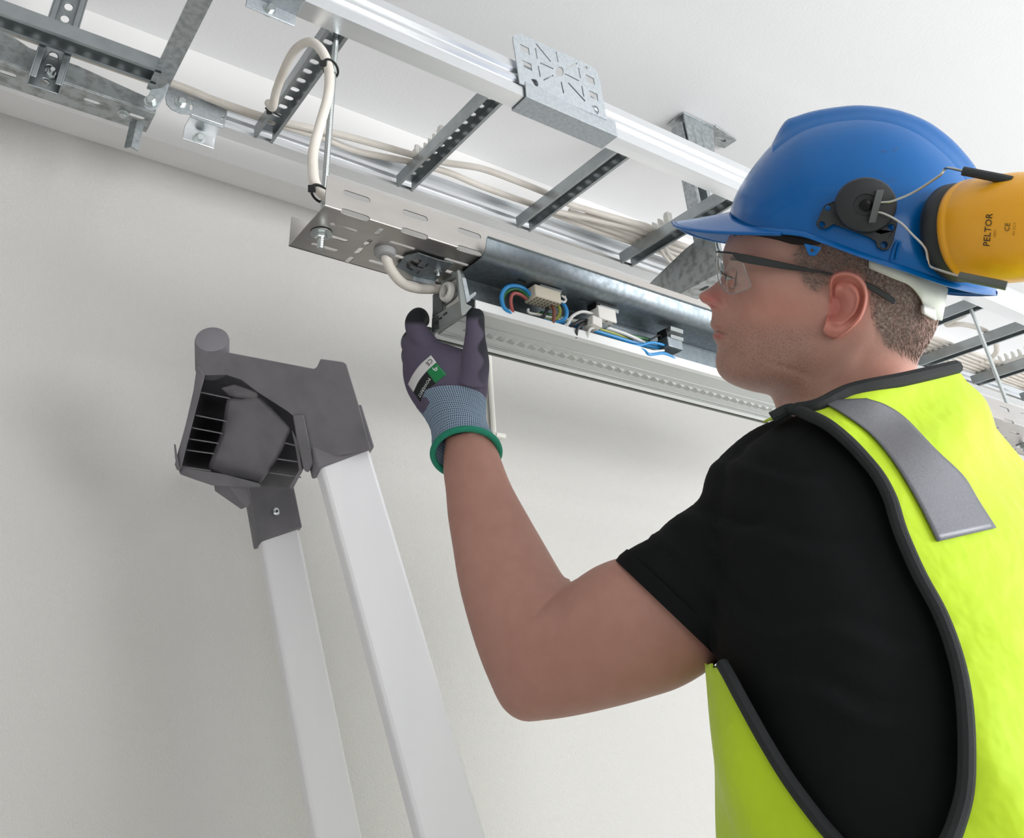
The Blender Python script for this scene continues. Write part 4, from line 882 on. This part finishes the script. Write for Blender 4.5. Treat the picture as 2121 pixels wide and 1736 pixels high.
vest = attach(me, 'safety_vest', M_vest, per); tag(vest, 'fluorescent yellow safety vest with black binding')
so = vest.modifiers.new('thick', 'SOLIDIFY'); so.thickness = .0015; so.offset = -1
def ribbon(pts, bvh, r, name, m, parent, off=.001, dflt=None, n=10, flat=.5):
    P = []
    for (x, y) in spline(np.array(pts, float), 5):
        h = hit(bvh, x, y, off)
        if h is not None: P.append(h)
    b = MB(); b.tube(P, r, n); return b.build(name, m, parent)
ribbon(arm_back+[(1900, 1815), (1830, 1825), (1780, 1795)]+arm_front[::-1], full_bvh, .0052, 'armhole_binding', M_trim, vest)
ribbon(collar, full_bvh, .0062, 'neck_binding', M_trim, vest)
def patch(Lp, Rp, bvh, off, name, m, parent, nu=14, nv=30, thick=0.0012):
    A = spline(np.array(Lp, float), 1+nv//max(len(Lp)-1, 1)); B = spline(np.array(Rp, float), 1+nv//max(len(Rp)-1, 1)); k = min(len(A), len(B)); G = []
    ia = np.linspace(0, len(A)-1, nv); ib = np.linspace(0, len(B)-1, nv)
    for q in range(nv):
        a = np.array([np.interp(ia[q], range(len(A)), A[:, d]) for d in (0, 1)]); b_ = np.array([np.interp(ib[q], range(len(B)), B[:, d]) for d in (0, 1)])
        row = []
        for u_ in range(nu):
            p = a+(b_-a)*u_/(nu-1); h = hit(bvh, p[0], p[1], off); row.append(h)
        G.append(row)
    ok = [[g is not None for g in r] for r in G]; fl = [g if g is not None else np.zeros(3) for r in G for g in r]
    f = [(i*nu+j, i*nu+j+1, (i+1)*nu+j+1, (i+1)*nu+j) for i in range(nv-1) for j in range(nu-1) if ok[i][j] and ok[i][j+1] and ok[i+1][j] and ok[i+1][j+1]]
    me = bpy.data.meshes.new(name); me.from_pydata([tuple(p) for p in fl], [], f); bm = bmesh.new(); bm.from_mesh(me); bmesh.ops.delete(bm, geom=[q for q in bm.verts if not q.link_faces], context='VERTS'); bm.to_mesh(me); bm.free()
    o = attach(me, name, m, parent); s = o.modifiers.new('t', 'SOLIDIFY'); s.thickness = thick; s.offset = 0; return o
patch([(1702, 836), (1740, 858), (1790, 893), (1830, 935), (1868, 990), (1905, 1056), (1938, 1124)], [(1792, 829), (1832, 842), (1875, 872), (1935, 935), (1990, 988), (2022, 1040), (2058, 1096)], full_bvh, .0022, 'reflective_strip', M_refl, vest)
#PART4
# ---- glove on the raised left hand
palm_rows = [(884, 868, 1003, 848, .034, .60, .8), (862, 843, 1004, 822, .034, .52, .7), (846, 815, 1008, 800, .034, .46, .5), (838, 784, 1009.5, 775, .033, .43, .3), (836.5, 752, 1009, 748, .032, .40, .15), (836, 728, 1003, 733, .031, .36, 0), (838, 708, 955, 722, .0295, .36, 0), (845, 690, 905, 706, .028, .46, 0)]
pr_ = lerp_rows(palm_rows, 4)
palm = MB().loft([ring_lr(r[0:2], r[2:4], r[4], r[5], 44, e=2.3, up=r[6]) for r in pr_])
def finger(ch): return limb([(*PW(x, y, w), r) for x, y, w, r in ch], 18, 5)
fing = [finger([(905, 745, .030, .016), (884, 716, .031, .0150), (866, 690, .029, .0140), (859, 668, .022, .0125), (866, 655, .012, .0112), (873, 658, .000, .0100), (876, 668, -.007, .0085), (876, 674, -.010, .004)]),
        finger([(880, 750, .026, .015), (860, 728, .022, .0135), (849, 711, .012, .0118), (855, 698, -.004, .0110), (872, 694, -.015, .0100), (884, 698, -.019, .0085), (888, 700, -.020, .004)]),
        finger([(870, 765, .022, .0145), (853, 745, .012, .0125), (850, 730, -.002, .0112), (860, 718, -.016, .0105), (876, 715, -.023, .0095), (886, 719, -.026, .008), (889, 721, -.026, .004)]),
        finger([(866, 790, .020, .014), (853, 770, .006, .0115), (853, 755, -.006, .0100), (864, 744, -.018, .0092), (877, 742, -.023, .0085), (884, 745, -.025, .004)]),
        finger([(976, 790, .036, .020), (983, 755, .040, .0178), (984, 725, .044, .0148), (984, 698, .047, .0122), (984.5, 675, .0475, .0112), (984.5, 657, .0465, .0108), (984, 647, .045, .0095), (984, 641, .044, .006), (984, 638, .0435, .002)])]
gl_me = voxel([to_obj(palm, 'a')]+[to_obj(q, 'f') for q in fing], .0013, 12, .5)
gv = mverts(gl_me); gx, gy = projv(gv); gw = R0-gv @ NH
# dipped palm side and fingertips are black, the back is violet-grey
dark = np.maximum.reduce([sstep(.012, .002, gw-np.interp(gx, [830, 1010], [.010, .020])*sstep(760, 700, gy)), sstep(676, 664, gy)*(gx < 930), sstep(668, 652, gy+.0*gx)*(gx > 930), sstep(992, 999, gx-6*np.sin(gy/9))*sstep(860, 700, gy)*.9])
dark = np.clip(dark, 0, 1)
ca = gl_me.attributes.new('dip', 'FLOAT', 'POINT'); ca.data.foreach_set('value', dark)
M_glove = mat('glove_fabric', (92, 86, 104), .75, bump=(1600, .35, .0006), spec=.25)
nt = M_glove.node_tree; N = nt.nodes; L = nt.links; bs = N['Principled BSDF']
at = N.new('ShaderNodeAttribute'); at.attribute_name = 'dip'; mx = N.new('ShaderNodeMixRGB'); mx.inputs[1].default_value = (*lin((94, 87, 106)), 1); mx.inputs[2].default_value = (*lin((34, 38, 42)), 1)
L.new(at.outputs['Fac'], mx.inputs[0]); L.new(mx.outputs[0], bs.inputs['Base Color'])
gl_bvh = mbvh(gl_me)
gl = attach(gl_me, 'work_glove', M_glove, per); tag(gl, 'grey-violet work glove with black dipped fingertips')
cuff_rows = [(907, 964, 1025, 912, .040, .86, 1.5), (902, 935, 1019, 897, .039, .84, 1.4), (896, 900, 1011, 884, .037, .80, 1.3), (887, 878, 1005, 866, .0355, .76, 1.2), (876, 860, 1003.5, 848, .0345, .72, 1.1), (868, 850, 1003.5, 834, .0345, .67, 1.0), (862, 842, 1004, 823, .0345, .63, .95)]
cr_ = lerp_rows(cuff_rows, 9)
cuff = MB(); rg = [np.array(ring_lr(r[0:2], r[2:4], r[4], r[5]+.015, 72, up=r[6])) for r in cr_]
for i, r_ in enumerate(rg):
    c = r_.mean(0); rg[i] = c+(r_-c)*(1.012+.008*math.sin(i*.9))
nb_ = len(rg); cuff.loft(rg, cap=False)
M_cuff = mat('glove_knit', (74, 92, 118), .85)
nt = M_cuff.node_tree; N = nt.nodes; L = nt.links; bs = N['Principled BSDF']
uvn = N.new('ShaderNodeUVMap'); bt = N.new('ShaderNodeTexBrick'); bt.inputs['Scale'].default_value = 1; bt.inputs['Brick Width'].default_value = .022; bt.inputs['Row Height'].default_value = .04; bt.inputs['Mortar Size'].default_value = .0055; bt.offset = 0.0
bt.inputs['Color1'].default_value = (*lin((52, 64, 88)), 1); bt.inputs['Color2'].default_value = (*lin((62, 76, 102)), 1); bt.inputs['Mortar'].default_value = (*lin((150, 170, 188)), 1)
L.new(uvn.outputs[0], bt.inputs[0]); L.new(bt.outputs[0], bs.inputs['Base Color']); bp = N.new('ShaderNodeBump'); bp.inputs['Strength'].default_value = .5; bp.inputs['Distance'].default_value = .0006; L.new(bt.outputs['Fac'], bp.inputs['Height']); L.new(bp.outputs[0], bs.inputs['Normal'])
cme = cuff.mesh('cuff', OFF-WL[gl]); uvl = cme.uv_layers.new(name='UVMap')
for lp in cme.loops:
    i, j = divmod(lp.vertex_index, 72); uvl.data[lp.index].uv = (j/72*2, i/nb_)
for p in cme.polygons:
    js = [cme.loops[q].vertex_index % 72 for q in p.loop_indices]
    if max(js)-min(js) > 36:
        for q in p.loop_indices:
            if cme.loops[q].vertex_index % 72 < 36: uvl.data[q].uv[0] += 2
cme.materials.append(M_cuff); cme.shade_smooth(); cf = link(cme, 'knit_cuff', gl); tag(cf, 'blue-grey ribbed knit cuff')
hemr = rg[0]; b = MB(); b.tube(list(hemr), .0038, 10, closed=True); b.build('cuff_hem', mat('green_hem', (24, 132, 104), .75, bump=(900, .5, .0008)), gl); tag(bpy.data.objects['cuff_hem'], 'green cuff hem')
# printed label on the back of the glove
z3 = lambda x, y: (780+x/4.34, 600+y/4.34)
patch([z3(*p) for p in ((490, 590), (400, 668), (330, 760), (285, 850))], [z3(*p) for p in ((540, 655), (455, 730), (385, 815), (333, 920))], gl_bvh, .0006, 'label_white', mat('label_white', (214, 214, 214), .5), gl, 8, 24, .0003)
patch([z3(*p) for p in ((540, 657), (465, 722), (452, 735))], [z3(*p) for p in ((628, 762), (545, 828), (530, 842))], gl_bvh, .0006, 'label_green', mat('label_green', (22, 128, 72), .5), gl, 10, 14, .0003)
patch([z3(*p) for p in ((462, 735), (388, 820), (335, 922))], [z3(*p) for p in ((540, 835), (440, 915), (395, 1012))], gl_bvh, .0006, 'label_black', mat('label_black', (22, 28, 28), .5), gl, 10, 20, .0003)
def text_decal(txt, org, right, up, bvh, off, m, parent, name='print', sx=1.0):
    cu = bpy.data.curves.new('txt', 'FONT'); cu.body = txt; cu.size = 1; cu.resolution_u = 2; to = bpy.data.objects.new('txt', cu); COL.objects.link(to)
    dg = bpy.context.evaluated_depsgraph_get(); me0 = bpy.data.meshes.new_from_object(to.evaluated_get(dg)); bpy.data.objects.remove(to); bpy.data.curves.remove(cu)
    bm = bmesh.new(); bm.from_mesh(me0); bmesh.ops.triangulate(bm, faces=bm.faces); bmesh.ops.subdivide_edges(bm, edges=bm.edges, cuts=1)
    bad = []
    for v_ in bm.verts:
        x = org[0]+v_.co.x*right[0]*sx+v_.co.y*up[0]; y = org[1]+v_.co.x*right[1]*sx+v_.co.y*up[1]; h = hit(bvh, x, y, off)
        if h is None: bad.append(v_)
        else: v_.co = Vector(h)
    bmesh.ops.delete(bm, geom=bad, context='VERTS'); bm.to_mesh(me0); bm.free()
    return attach(me0, name, m, parent, False)
M_ink = mat('print_black', (20, 22, 24), .5); M_pw = mat('print_white', (232, 236, 234), .5)
def tx(txt, o, dr, size, m, sx=1.0): 
    d = nrm(dr); u = np.array([d[1], -d[0]]); text_decal(txt, z3(*o), d*size/4.34, u*size/4.34, gl_bvh, .0013, m, gl, 'print', sx)
tx('CE', (486, 616), (-.62, .72), 56, M_ink, 1.0)
tx('9', (508, 690), (-.3, .95), 70, M_pw); tx('SIZE', (540, 690), (-.1, .99), 20, M_pw)
tx('POWERFIT', (470, 790), (-.50, .86), 38, M_pw, 1.05)

# ------------------------------------------------------------------ hard hat with ear muffs parked at the back
M_hat = mat('hat_blue', (0, 92, 164), .26, noise=(5, (0, 100, 172), .35, .65), coat=.15, spec=.25, bump=(900, .05, .0004))
nt = M_hat.node_tree; N = nt.nodes; L = nt.links; bs = N['Principled BSDF']; old = bs.inputs['Base Color'].links[0].from_socket
tc = N.new('ShaderNodeTexCoord'); sc_ = N.new('ShaderNodeTexNoise'); sc_.inputs['Scale'].default_value = 55; sc_.inputs['Detail'].default_value = 6; L.new(tc.outputs['Object'], sc_.inputs[0])
rp = N.new('ShaderNodeValToRGB'); rp.color_ramp.elements[0].position = .56; rp.color_ramp.elements[1].position = .64; L.new(sc_.outputs[0], rp.inputs[0])
atd = N.new('ShaderNodeAttribute'); atd.attribute_name = 'scuff'; mu = N.new('ShaderNodeMath'); mu.operation = 'MULTIPLY'; L.new(rp.outputs[0], mu.inputs[0]); L.new(atd.outputs['Fac'], mu.inputs[1])
mx = N.new('ShaderNodeMixRGB'); L.new(mu.outputs[0], mx.inputs[0]); L.new(old, mx.inputs[1]); mx.inputs[2].default_value = (*lin((60, 62, 66)), 1); L.new(mx.outputs[0], bs.inputs['Base Color'])
hat = thing('hard_hat', PW(1780, 300, 0)+np.array([0, 0, -.15]), 'blue hard hat with yellow ear muffs on the worker', 'hard hat')
M_hblack = mat('muff_black', (36, 39, 42), .5, bump=(500, .1, .0006))
rimp = [(1511, 474), (1550, 478), (1600, 481), (1640, 484), (1669, 489), (1722, 508), (1779, 529), (1828, 546), (1874, 560), (1920, 576), (1969, 592), (2020, 604), (2064, 609)]
domep = [(1511, 443), (1520, 413), (1539, 376), (1569, 334), (1602, 297), (1650, 263), (1700, 245), (1760, 235), (1810, 234), (1865, 244), (1920, 270), (1975, 315), (2015, 365), (2042, 420), (2056, 480), (2062, 540), (2066, 585)]
def resamp(P, n):
    S_ = spline(np.array(P, float), 12); d = np.r_[0, np.cumsum(np.linalg.norm(np.diff(S_, axis=0), axis=1))]; t = np.linspace(0, d[-1], n)
    return np.stack([np.interp(t, d, S_[:, 0]), np.interp(t, d, S_[:, 1])], 1)
NU, NVV = 90, 40
rim = resamp(rimp, NU); dome = resamp(domep, NU); u_ = np.linspace(0, 1, NU)
wrim = .107*np.clip(1-np.abs(2*u_-1)**2.5, 0, 1)**(1/2.15)
grid = []
for q in range(NVV):
    a = q/(NVV-1)*math.pi/2; v_ = math.sin(a)**1.05; wf = max(math.cos(a), 0)**.86
    p = rim+(dome-rim)*v_; grid.append(PWv(p[:, 0], p[:, 1], wrim*wf))
grid = np.array(grid)
b = MB(); b.loft(list(grid), closed_u=False); b.loft([flip(g) for g in grid], closed_u=False)
bm = bmesh.new(); me = b.mesh('shell'); bm.from_mesh(me); bmesh.ops.remove_doubles(bm, verts=bm.verts, dist=.0004); bmesh.ops.recalc_face_normals(bm, faces=bm.faces); bm.to_mesh(me); bm.free()
hv = mverts(me); hx, hy = projv(hv); sc2 = np.exp(-((hx-1830)/42)**2-((hy-318)/26)**2)+np.exp(-((hx-1848)/14)**2-((hy-342)/22)**2)
a_ = me.attributes.new('scuff', 'FLOAT', 'POINT'); a_.data.foreach_set('value', np.clip(sc2*1.3, 0, 1)*((R0-hv @ NH) > 0))
hat_bvh = mbvh(me)
shell = attach(me, 'shell', M_hat, hat); so = shell.modifiers.new('t', 'SOLIDIFY'); so.thickness = .0028; so.offset = -1
# crest along the top
cro = resamp([(1598, 300), (1608, 280), (1618, 262), (1629, 248.5), (1642, 243), (1684, 230), (1734, 221.5), (1779, 218), (1829, 222), (1874, 232), (1924, 253), (1969, 286), (2003, 322), (2026, 354), (2040, 385)], 60)
cri = resamp([(1600, 301), (1640, 270), (1690, 251), (1760, 240), (1810, 239), (1865, 249), (1920, 275), (1975, 320), (2012, 365), (2036, 400)], 60)
rings_c = []
for (o_, i_) in zip(cro, cri):
    near_ = [PW(*(i_+np.array([0, 22])), .044), PW(*(i_+np.array([0, 8])), .0385), PW(*(i_+np.array([0, 1])), .0325), PW(*(i_*.55+o_*.45), .0265), PW(*(i_*.18+o_*.82), .0215), PW(*o_, .015), PW(*o_, .006)]
    rings_c.append(near_+[flip(p) for p in near_[::-1]])
b = MB(); b.loft(rings_c); b.build('crest', M_hat, hat, 60)
# rim lip and visor
lip = []
for i in range(NU):
    p = rim[i]; w = wrim[i]; k = .004 if w > .02 else .002
    lip.append([PW(p[0], p[1]-9, w+.0005), PW(p[0], p[1]-5, w+k), PW(p[0]+.5, p[1]+3, w+k+.0012), PW(p[0], p[1]+4, w-.0015), PW(p[0], p[1]-3, w-.003)])
b = MB(); b.loft(lip); b.loft([[flip(x) for x in r_] for r_ in lip]); b.build('rim_lip', M_hat, hat, 60)
VE = [(1393, 461.5, 0), (1399, 468, .024), (1420, 474.5, .046), (1462, 480, .066), (1520, 483, .080), (1618, 485, .0955)]
VR = [(1513, 441, 0), (1515, 448, .027), (1523, 458, .048), (1540, 467, .064), (1568, 474, .077), (1622, 482, .092)]
ve = spline(np.array(VE), 6); vrr = spline(np.array(VR), 6); G = []
for e_, r_ in zip(ve, vrr):
    row = []
    for k in np.linspace(0, 1, 12):
        q = r_+(e_-r_)*k; bow = 4.5*math.sin(k*math.pi)*(1-e_[2]/.1); row.append(PW(q[0], q[1]+bow*.35-1.0*math.sin(k*math.pi)*e_[2]*60*.1, q[2]))
    G.append(row)
b = MB(); b.loft(G, closed_u=False); b.loft([[flip(x) for x in r_] for r_ in G], closed_u=False)
vis = b.build('visor', M_hat, hat, 60); so = vis.modifiers.new('t', 'SOLIDIFY'); so.thickness = .0028; so.offset = 0
b = MB(); b.tube([PW(*q) for q in ve]+[], .0019, 8); b.tube([flip(PW(*q)) for q in ve], .0019, 8); b.build('visor_edge', M_hat, hat)
zh = lambda x, y: (1380+x/2.63, 200+y/2.63)
def hat_plate(pts, holes, w, t, name, m, bev=.0008):
    pl = Plane(PW(1790, 430, w), -NH); b = MB(); px_plate(b, [zh(*p) for p in pts], [[zh(*p) for p in h] for h in holes], pl, t); return b.build(name, m, hat, 40, bevel=bev)
circ = lambda x, y, r, n=12: [(x+r*math.cos(a), y+r*math.sin(a)) for a in np.linspace(0, 2*math.pi, n, endpoint=False)]
hat_plate([(815, 695), (825, 670), (862, 590), (885, 582), (930, 560), (1000, 540), (1225, 650), (1258, 672), (1258, 700), (1232, 800), (1212, 835), (1180, 838), (1150, 822), (1142, 790), (1110, 768), (910, 695), (868, 722), (830, 718)], [circ(880, 606, 17), circ(848, 697, 17), circ(1225, 713, 19), circ(1186, 808, 19)], .111, .004, 'mount_plate', M_hblack)
dc = PW(*zh(1082, 592), .112); dn = nrm(-NH-.10*uv+.04*rv)
b = MB(); b.lathe([(.0246, -.006), (.0251, .004), (.0237, .0085), (.020, .0105), (.010, .0112), (.0095, .0095), (.006, .0095), (.0005, .0095)], dc, dn, 40); disc = b.build('swivel_disc', M_hblack, hat, 25)
b = MB(); b.lathe([(.0052, .0095), (.0052, .0125), (.0042, .0132), (.0005, .0134)], dc, dn, 20); b.build('screw', mat('screw_black', (18, 19, 20), .3, .6), disc)
b = MB(); q0 = PW(*zh(1165, 510), .1235); q1 = PW(*zh(1120, 690), .1235); b.obox((q0+q1)/2, (q1-q0)/2, rv*.0032, NH*.0035); b.build('slot_bar', mat('muff_grey', (78, 84, 84), .5), disc, bevel=.0006)
# chin strap lug, embossed clip, scratches
hat_plate([(750, 800), (846, 822), (818, 862), (798, 870), (774, 862)], [circ(794, 838, 10, 8)], .112, .004, 'strap_lug', M_hat)
b = MB(); b.tube(spline([PW(*zh(*p), .108) for p in ((1225, 890), (1240, 830), (1258, 790), (1270, 788), (1274, 800), (1262, 840), (1252, 885))], 4), .0011, 6); b.build('embossed_loop', M_hat, hat)
# suspension: white nape strap with ratchet, dark sweatband
M_susp = mat('suspension_white', (224, 228, 216), .5)
def band(rows, name, m, t=.0016):
    A = spline(np.array([r for r in rows], float), 5); b = MB(); G = [[PW(r[0], r[1], r[4]), PW((r[0]+r[2])/2, (r[1]+r[3])/2, r[4]+.001), PW(r[2], r[3], r[4])] for r in A]; b.loft(G, closed_u=False); b.loft([[flip(x) for x in g] for g in G], closed_u=False); o = b.build(name, m, hat, 60); s = o.modifiers.new('t', 'SOLIDIFY'); s.thickness = t; return o
band([(1800, 535, 1800, 556, .081), (1840, 545, 1850, 577, .078), (1875, 556, 1886, 592, .071), (1905, 566, 1910, 620, .060), (1935, 580, 1918, 648, .046), (1955, 590, 1936, 660, .034), (1962, 596, 1948, 664, .018), (1964, 600, 1952, 664, .0)], 'nape_strap', M_susp)
band([(1914, 632, 1914, 650, .060), (1925, 634, 1927, 657, .053), (1938, 638, 1940, 664, .045)], 'ratchet', mat('ratchet_white', (236, 236, 230), .5), .003)
band([(1518, 478, 1520, 489, .030), (1550, 478, 1556, 488, .058), (1600, 478, 1604, 496, .074), (1640, 481, 1642, 506, .079), (1675, 488, 1675, 508, .0815), (1700, 498, 1700, 506, .082)], 'sweatband', mat('sweatband_black', (28, 24, 24), .8))
# ear muff: oval cup, cushion, wire arms
M_cup = mat('cup_yellow', (252, 184, 34), .38, coat=.2, noise=(4, (248, 176, 30), .4, .6))
aH = nrm(rv-(rv @ NH)*NH); mc = PW(2010, 480, .098); ma = nrm(aH*.68-NH*.73); mu_ = nrm(uv-(uv @ ma)*ma); mw = np.cross(ma, mu_)
def oval(h, r, n=56, e=2.15):
    out = []
    for j in range(n):
        t = 2*math.pi*j/n; c_, s_ = math.cos(t), math.sin(t)
        out.append(mc+ma*h+mu_*.0455*r*np.sign(c_)*abs(c_)**(2/e)+mw*.041*r*np.sign(s_)*abs(s_)**(2/e))
    return out
b = MB(); b.loft([oval(h, r) for h, r in ((.0, .90), (.0008, .96), (.004, .99), (.008, 1.0), (.0095, .985), (.011, 1.0), (.03, 1.01), (.05, .985), (.065, .93), (.078, .84), (.088, .70), (.094, .52), (.097, .30), (.098, .05))])
cup_me = b.mesh('cup'); cup_bvh = mbvh(cup_me); cup = attach(cup_me, 'ear_cup', M_cup, hat); tag(cup, 'orange-yellow ear muff cup')
b = MB(); b.loft([oval(h, r) for h, r in ((-.020, .55), (-.020, .80), (-.0185, .90), (-.014, .965), (-.008, .97), (-.004, .93), (-.003, .90), (.001, .88))]); tag(b.build('ear_cushion', M_hblack, hat, 50), 'black foam cushion')
def tcup(t_, o, r_, size, m):
    d = nrm(r_); u = np.array([d[1], -d[0]]); text_decal(t_, o, d*size, u*size, cup_bvh, .0006, m, hat, 'print')
tcup('PELTOR', (2050, 511), (.10, -1), 19.5, mat('print_brown', (44, 36, 24), .5)); tcup('H9P3', (2063, 492), (.1, -1), 7, mat('print_tan', (170, 118, 30), .5)); tcup('CE', (2091, 480), (.1, -1), 15, mat('print_brown2', (96, 70, 26), .5)); tcup('EN 352-3', (2102, 488), (.1, -1), 7, MATS['print_tan'])
M_wire = mat('spring_wire', (186, 186, 182), .22, 1)
def hw(pts, r, name, m): b = MB(); b.tube(spline([PW(*p) for p in pts], 5), r, 10); return b.build(name, m, hat)
hw([(1812, 419, .1235), (1830, 419, .124), (1850, 416, .124), (1893, 398, .125), (1940, 368, .126), (1950, 360, .126), (1957, 350, .126), (1965, 348, .132), (1985, 352, .140), (2002, 356, .145)], .0011, 'wire_arm', M_wire)
hw([(1808, 439, .1235), (1832, 443, .124), (1866, 462, .126), (1890, 486, .127), (1911, 507, .128), (1919, 520, .128), (1922, 538, .128), (1927, 552, .134), (1950, 561, .142), (1990, 573, .150)], .0011, 'wire_arm', M_wire)
hw([(1994, 354, .144), (2030, 361, .147), (2070, 369, .150), (2096, 374.5, .152)], .0040, 'arm_sleeve', M_hblack)
hw([(1986, 572, .150), (2020, 579, .153), (2060, 587, .156), (2085, 592.5, .158)], .0038, 'arm_sleeve', mat('sleeve_grey', (88, 94, 90), .5))

# ------------------------------------------------------------------ safety glasses
gla = thing('safety_glasses', PW(1600, 550, 0), 'clear wraparound safety glasses with dark temples on the worker', 'glasses')
M_lensg = bpy.data.materials.new('clear_lens'); M_lensg.use_nodes = True; nt = M_lensg.node_tree; N = nt.nodes; L = nt.links; N.remove(N['Principled BSDF'])
tr_ = N.new('ShaderNodeBsdfTransparent'); tr_.inputs[0].default_value = (.93, .95, .93, 1); gs = N.new('ShaderNodeBsdfGlossy'); gs.inputs['Roughness'].default_value = .04
lw = N.new('ShaderNodeLayerWeight'); lw.inputs[0].default_value = .25; ad = N.new('ShaderNodeMath'); ad.operation = 'ADD'; ad.operation = 'MULTIPLY_ADD'; ad.inputs[1].default_value = .7; ad.inputs[2].default_value = .10; L.new(lw.outputs[0], ad.inputs[0]); mxs = N.new('ShaderNodeMixShader'); L.new(ad.outputs[0], mxs.inputs[0]); L.new(tr_.outputs[0], mxs.inputs[1]); L.new(gs.outputs[0], mxs.inputs[2]); L.new(mxs.outputs[0], N['Material Output'].inputs[0])
cols = [(1492, 523, 1490, 556, .004), (1488, 522, 1487, 566, .012), (1484.5, 522, 1487, 576, .024), (1484, 522, 1492, 588, .036), (1490, 522, 1502, 603, .047), (1502, 523, 1516, 609, .055), (1518, 524.5, 1534, 604, .061), (1527, 526, 1548, 599, .065), (1534, 532, 1556, 592, .067)]
A = spline(np.array(cols), 4); G = []
for r_ in A:
    row = []
    for k in np.linspace(0, 1, 10): row.append(PW(r_[0]+(r_[2]-r_[0])*k-3.0*math.sin(math.pi*k)*(1-r_[4]/.07), r_[1]+(r_[3]-r_[1])*k, r_[4]+.002*math.sin(math.pi*k)))
    G.append(row)
for s in (0, 1):
    GG = [[flip(p) for p in r_] for r_ in G] if s else G
    b = MB(); b.loft(GG, closed_u=False); o = b.build('lens', M_lensg, gla, 60)
    b = MB(); b.tube([r_[0] for r_ in GG], .0010, 8); b.build('brow_bar', M_hblack, gla)
    b = MB(); b.tube([r_[-1] for r_ in GG]+[GG[-1][k] for k in range(8, 0, -1)], .00045, 6); b.build('lens_edge', mat('lens_edge', (176, 180, 176), .2, trans=.4), gla)
    rows_t = [(1513, 522.5, 1527, 540, .0665), (1545, 527.5, 1545, 545, .0690), (1590, 536.5, 1588, 552, .0715), (1640, 547.5, 1640, 560, .0745), (1690, 559, 1690, 564, .0765), (1730, 567, 1730, 572, .0785), (1765, 575, 1763, 583, .0795), (1797, 585, 1793, 596, .0785), (1828, 602, 1823, 613, .0765), (1850, 616, 1846, 628, .0745), (1856, 623, 1853, 630, .074)]
    A2_ = spline(np.array(rows_t), 4); R_ = []
    for r_ in A2_:
        tp, bt_ = PW(r_[0], r_[1], r_[4]), PW(r_[2], r_[3], r_[4]); ring_ = [tp-NH*.0012, bt_-NH*.0012, bt_+NH*.0012, tp+NH*.0012]
        R_.append([flip(p) for p in ring_] if s else ring_)
    b = MB(); b.loft(R_); b.build('temple', mat('temple_dark', (42, 46, 46), .4), gla, 40, bevel=.0005)

# ------------------------------------------------------------------ the rest of the worker below the picture, and what he stands on
M_trs = mat('work_trousers', (34, 38, 46), .8)
pel = [(-.60, .185, .128), (-.68, .182, .126), (-.76, .178, .124), (-.82, .165, .115)]
bmt = [to_obj(MB().loft([trunk_ring(z, a, c, 0, 0, 0, 48) for z, a, c in pel]), 'p')]
for s in (-1, 1): bmt.append(to_obj(limb([(*(NB+np.array([s*.085, 0, -.76])), .09), (*(NB+np.array([s*.095, -.06, -.95])), .082), (*(NB+np.array([s*.10, -.12, -1.12])), .066), (*(NB+np.array([s*.10, -.18, -1.28])), .062), (*(NB+np.array([s*.10, -.21, -1.40])), .062)], 24), 'l'))
attach(voxel(bmt, .008, 3), 'trousers', M_trs, per)
M_boot = mat('boot_leather', (30, 28, 27), .5)
for s in (-1, 1):
    c = NB+np.array([s*.10, -.2, 0]); zb = PLATZ
    R_ = []
    for yy, hw_, ht in ((-.085, .028, .05), (-.07, .036, .085), (-.02, .040, .10), (.03, .042, .09), (.08, .046, .07), (.13, .048, .058), (.17, .044, .048), (.19, .03, .034)):
        R_.append([(c[0]+hw_*math.cos(a)*(1 if math.sin(a) > 0 else 1), c[1]+yy, zb+.003+max(0, math.sin(a))*ht) for a in np.linspace(0, 2*math.pi, 20, endpoint=False)])
    b = MB(); b.loft(R_); b.build('boot', M_boot, per, 60)
# right hand glove hanging at his side
wr = rw; dn_ = nrm(rw-re_)
hand_objs = [to_obj(limb([(*(wr-dn_*.05), .033), (*wr, .031), (*(wr+dn_*.04), .036), (*(wr+dn_*.085), .034), (*(wr+dn_*.10), .02)]), 'h')]
sdv = nrm(np.cross(dn_, [1, 0, 0]))
for i, (k, ln) in enumerate(((-.027, .060), (-.009, .072), (.009, .068), (.026, .054))):
    p0 = wr+dn_*.085+sdv*k; hand_objs.append(to_obj(limb([(*p0, .0105), (*(p0+dn_*ln*.45+np.array([-.006, 0, 0])), .0100), (*(p0+dn_*ln*.8+np.array([-.018, 0, 0])), .0092), (*(p0+dn_*ln+np.array([-.028, 0, 0])), .006)], 12), 'h'))
p0 = wr+dn_*.03-sdv*.03; hand_objs.append(to_obj(limb([(*p0, .015), (*(p0+dn_*.03-sdv*.018), .0125), (*(p0+dn_*.06-sdv*.02+np.array([-.01, 0, 0])), .0105), (*(p0+dn_*.075-sdv*.02+np.array([-.014, 0, 0])), .006)], 12), 'h'))
g2 = attach(voxel(hand_objs, .003, 3), 'work_glove', MATS['glove_fabric'], per)
pf = thing('work_platform', (NB[0], NB[1], -CAMZ), 'low aluminium work platform that the worker stands on', 'platform')
b = MB(); b.box((NB[0]-.4, NB[1]-.42, PLATZ-.04), (NB[0]+.4, NB[1]+.04, PLATZ)); b.build('deck', M_alu, pf, bevel=.004)
for sx in (-.37, .37):
    for sy in (-.39, .01): b = MB(); b.box((NB[0]+sx-.02, NB[1]+sy-.02, -CAMZ), (NB[0]+sx+.02, NB[1]+sy+.02, PLATZ-.04)); b.build('leg', M_alu, pf)
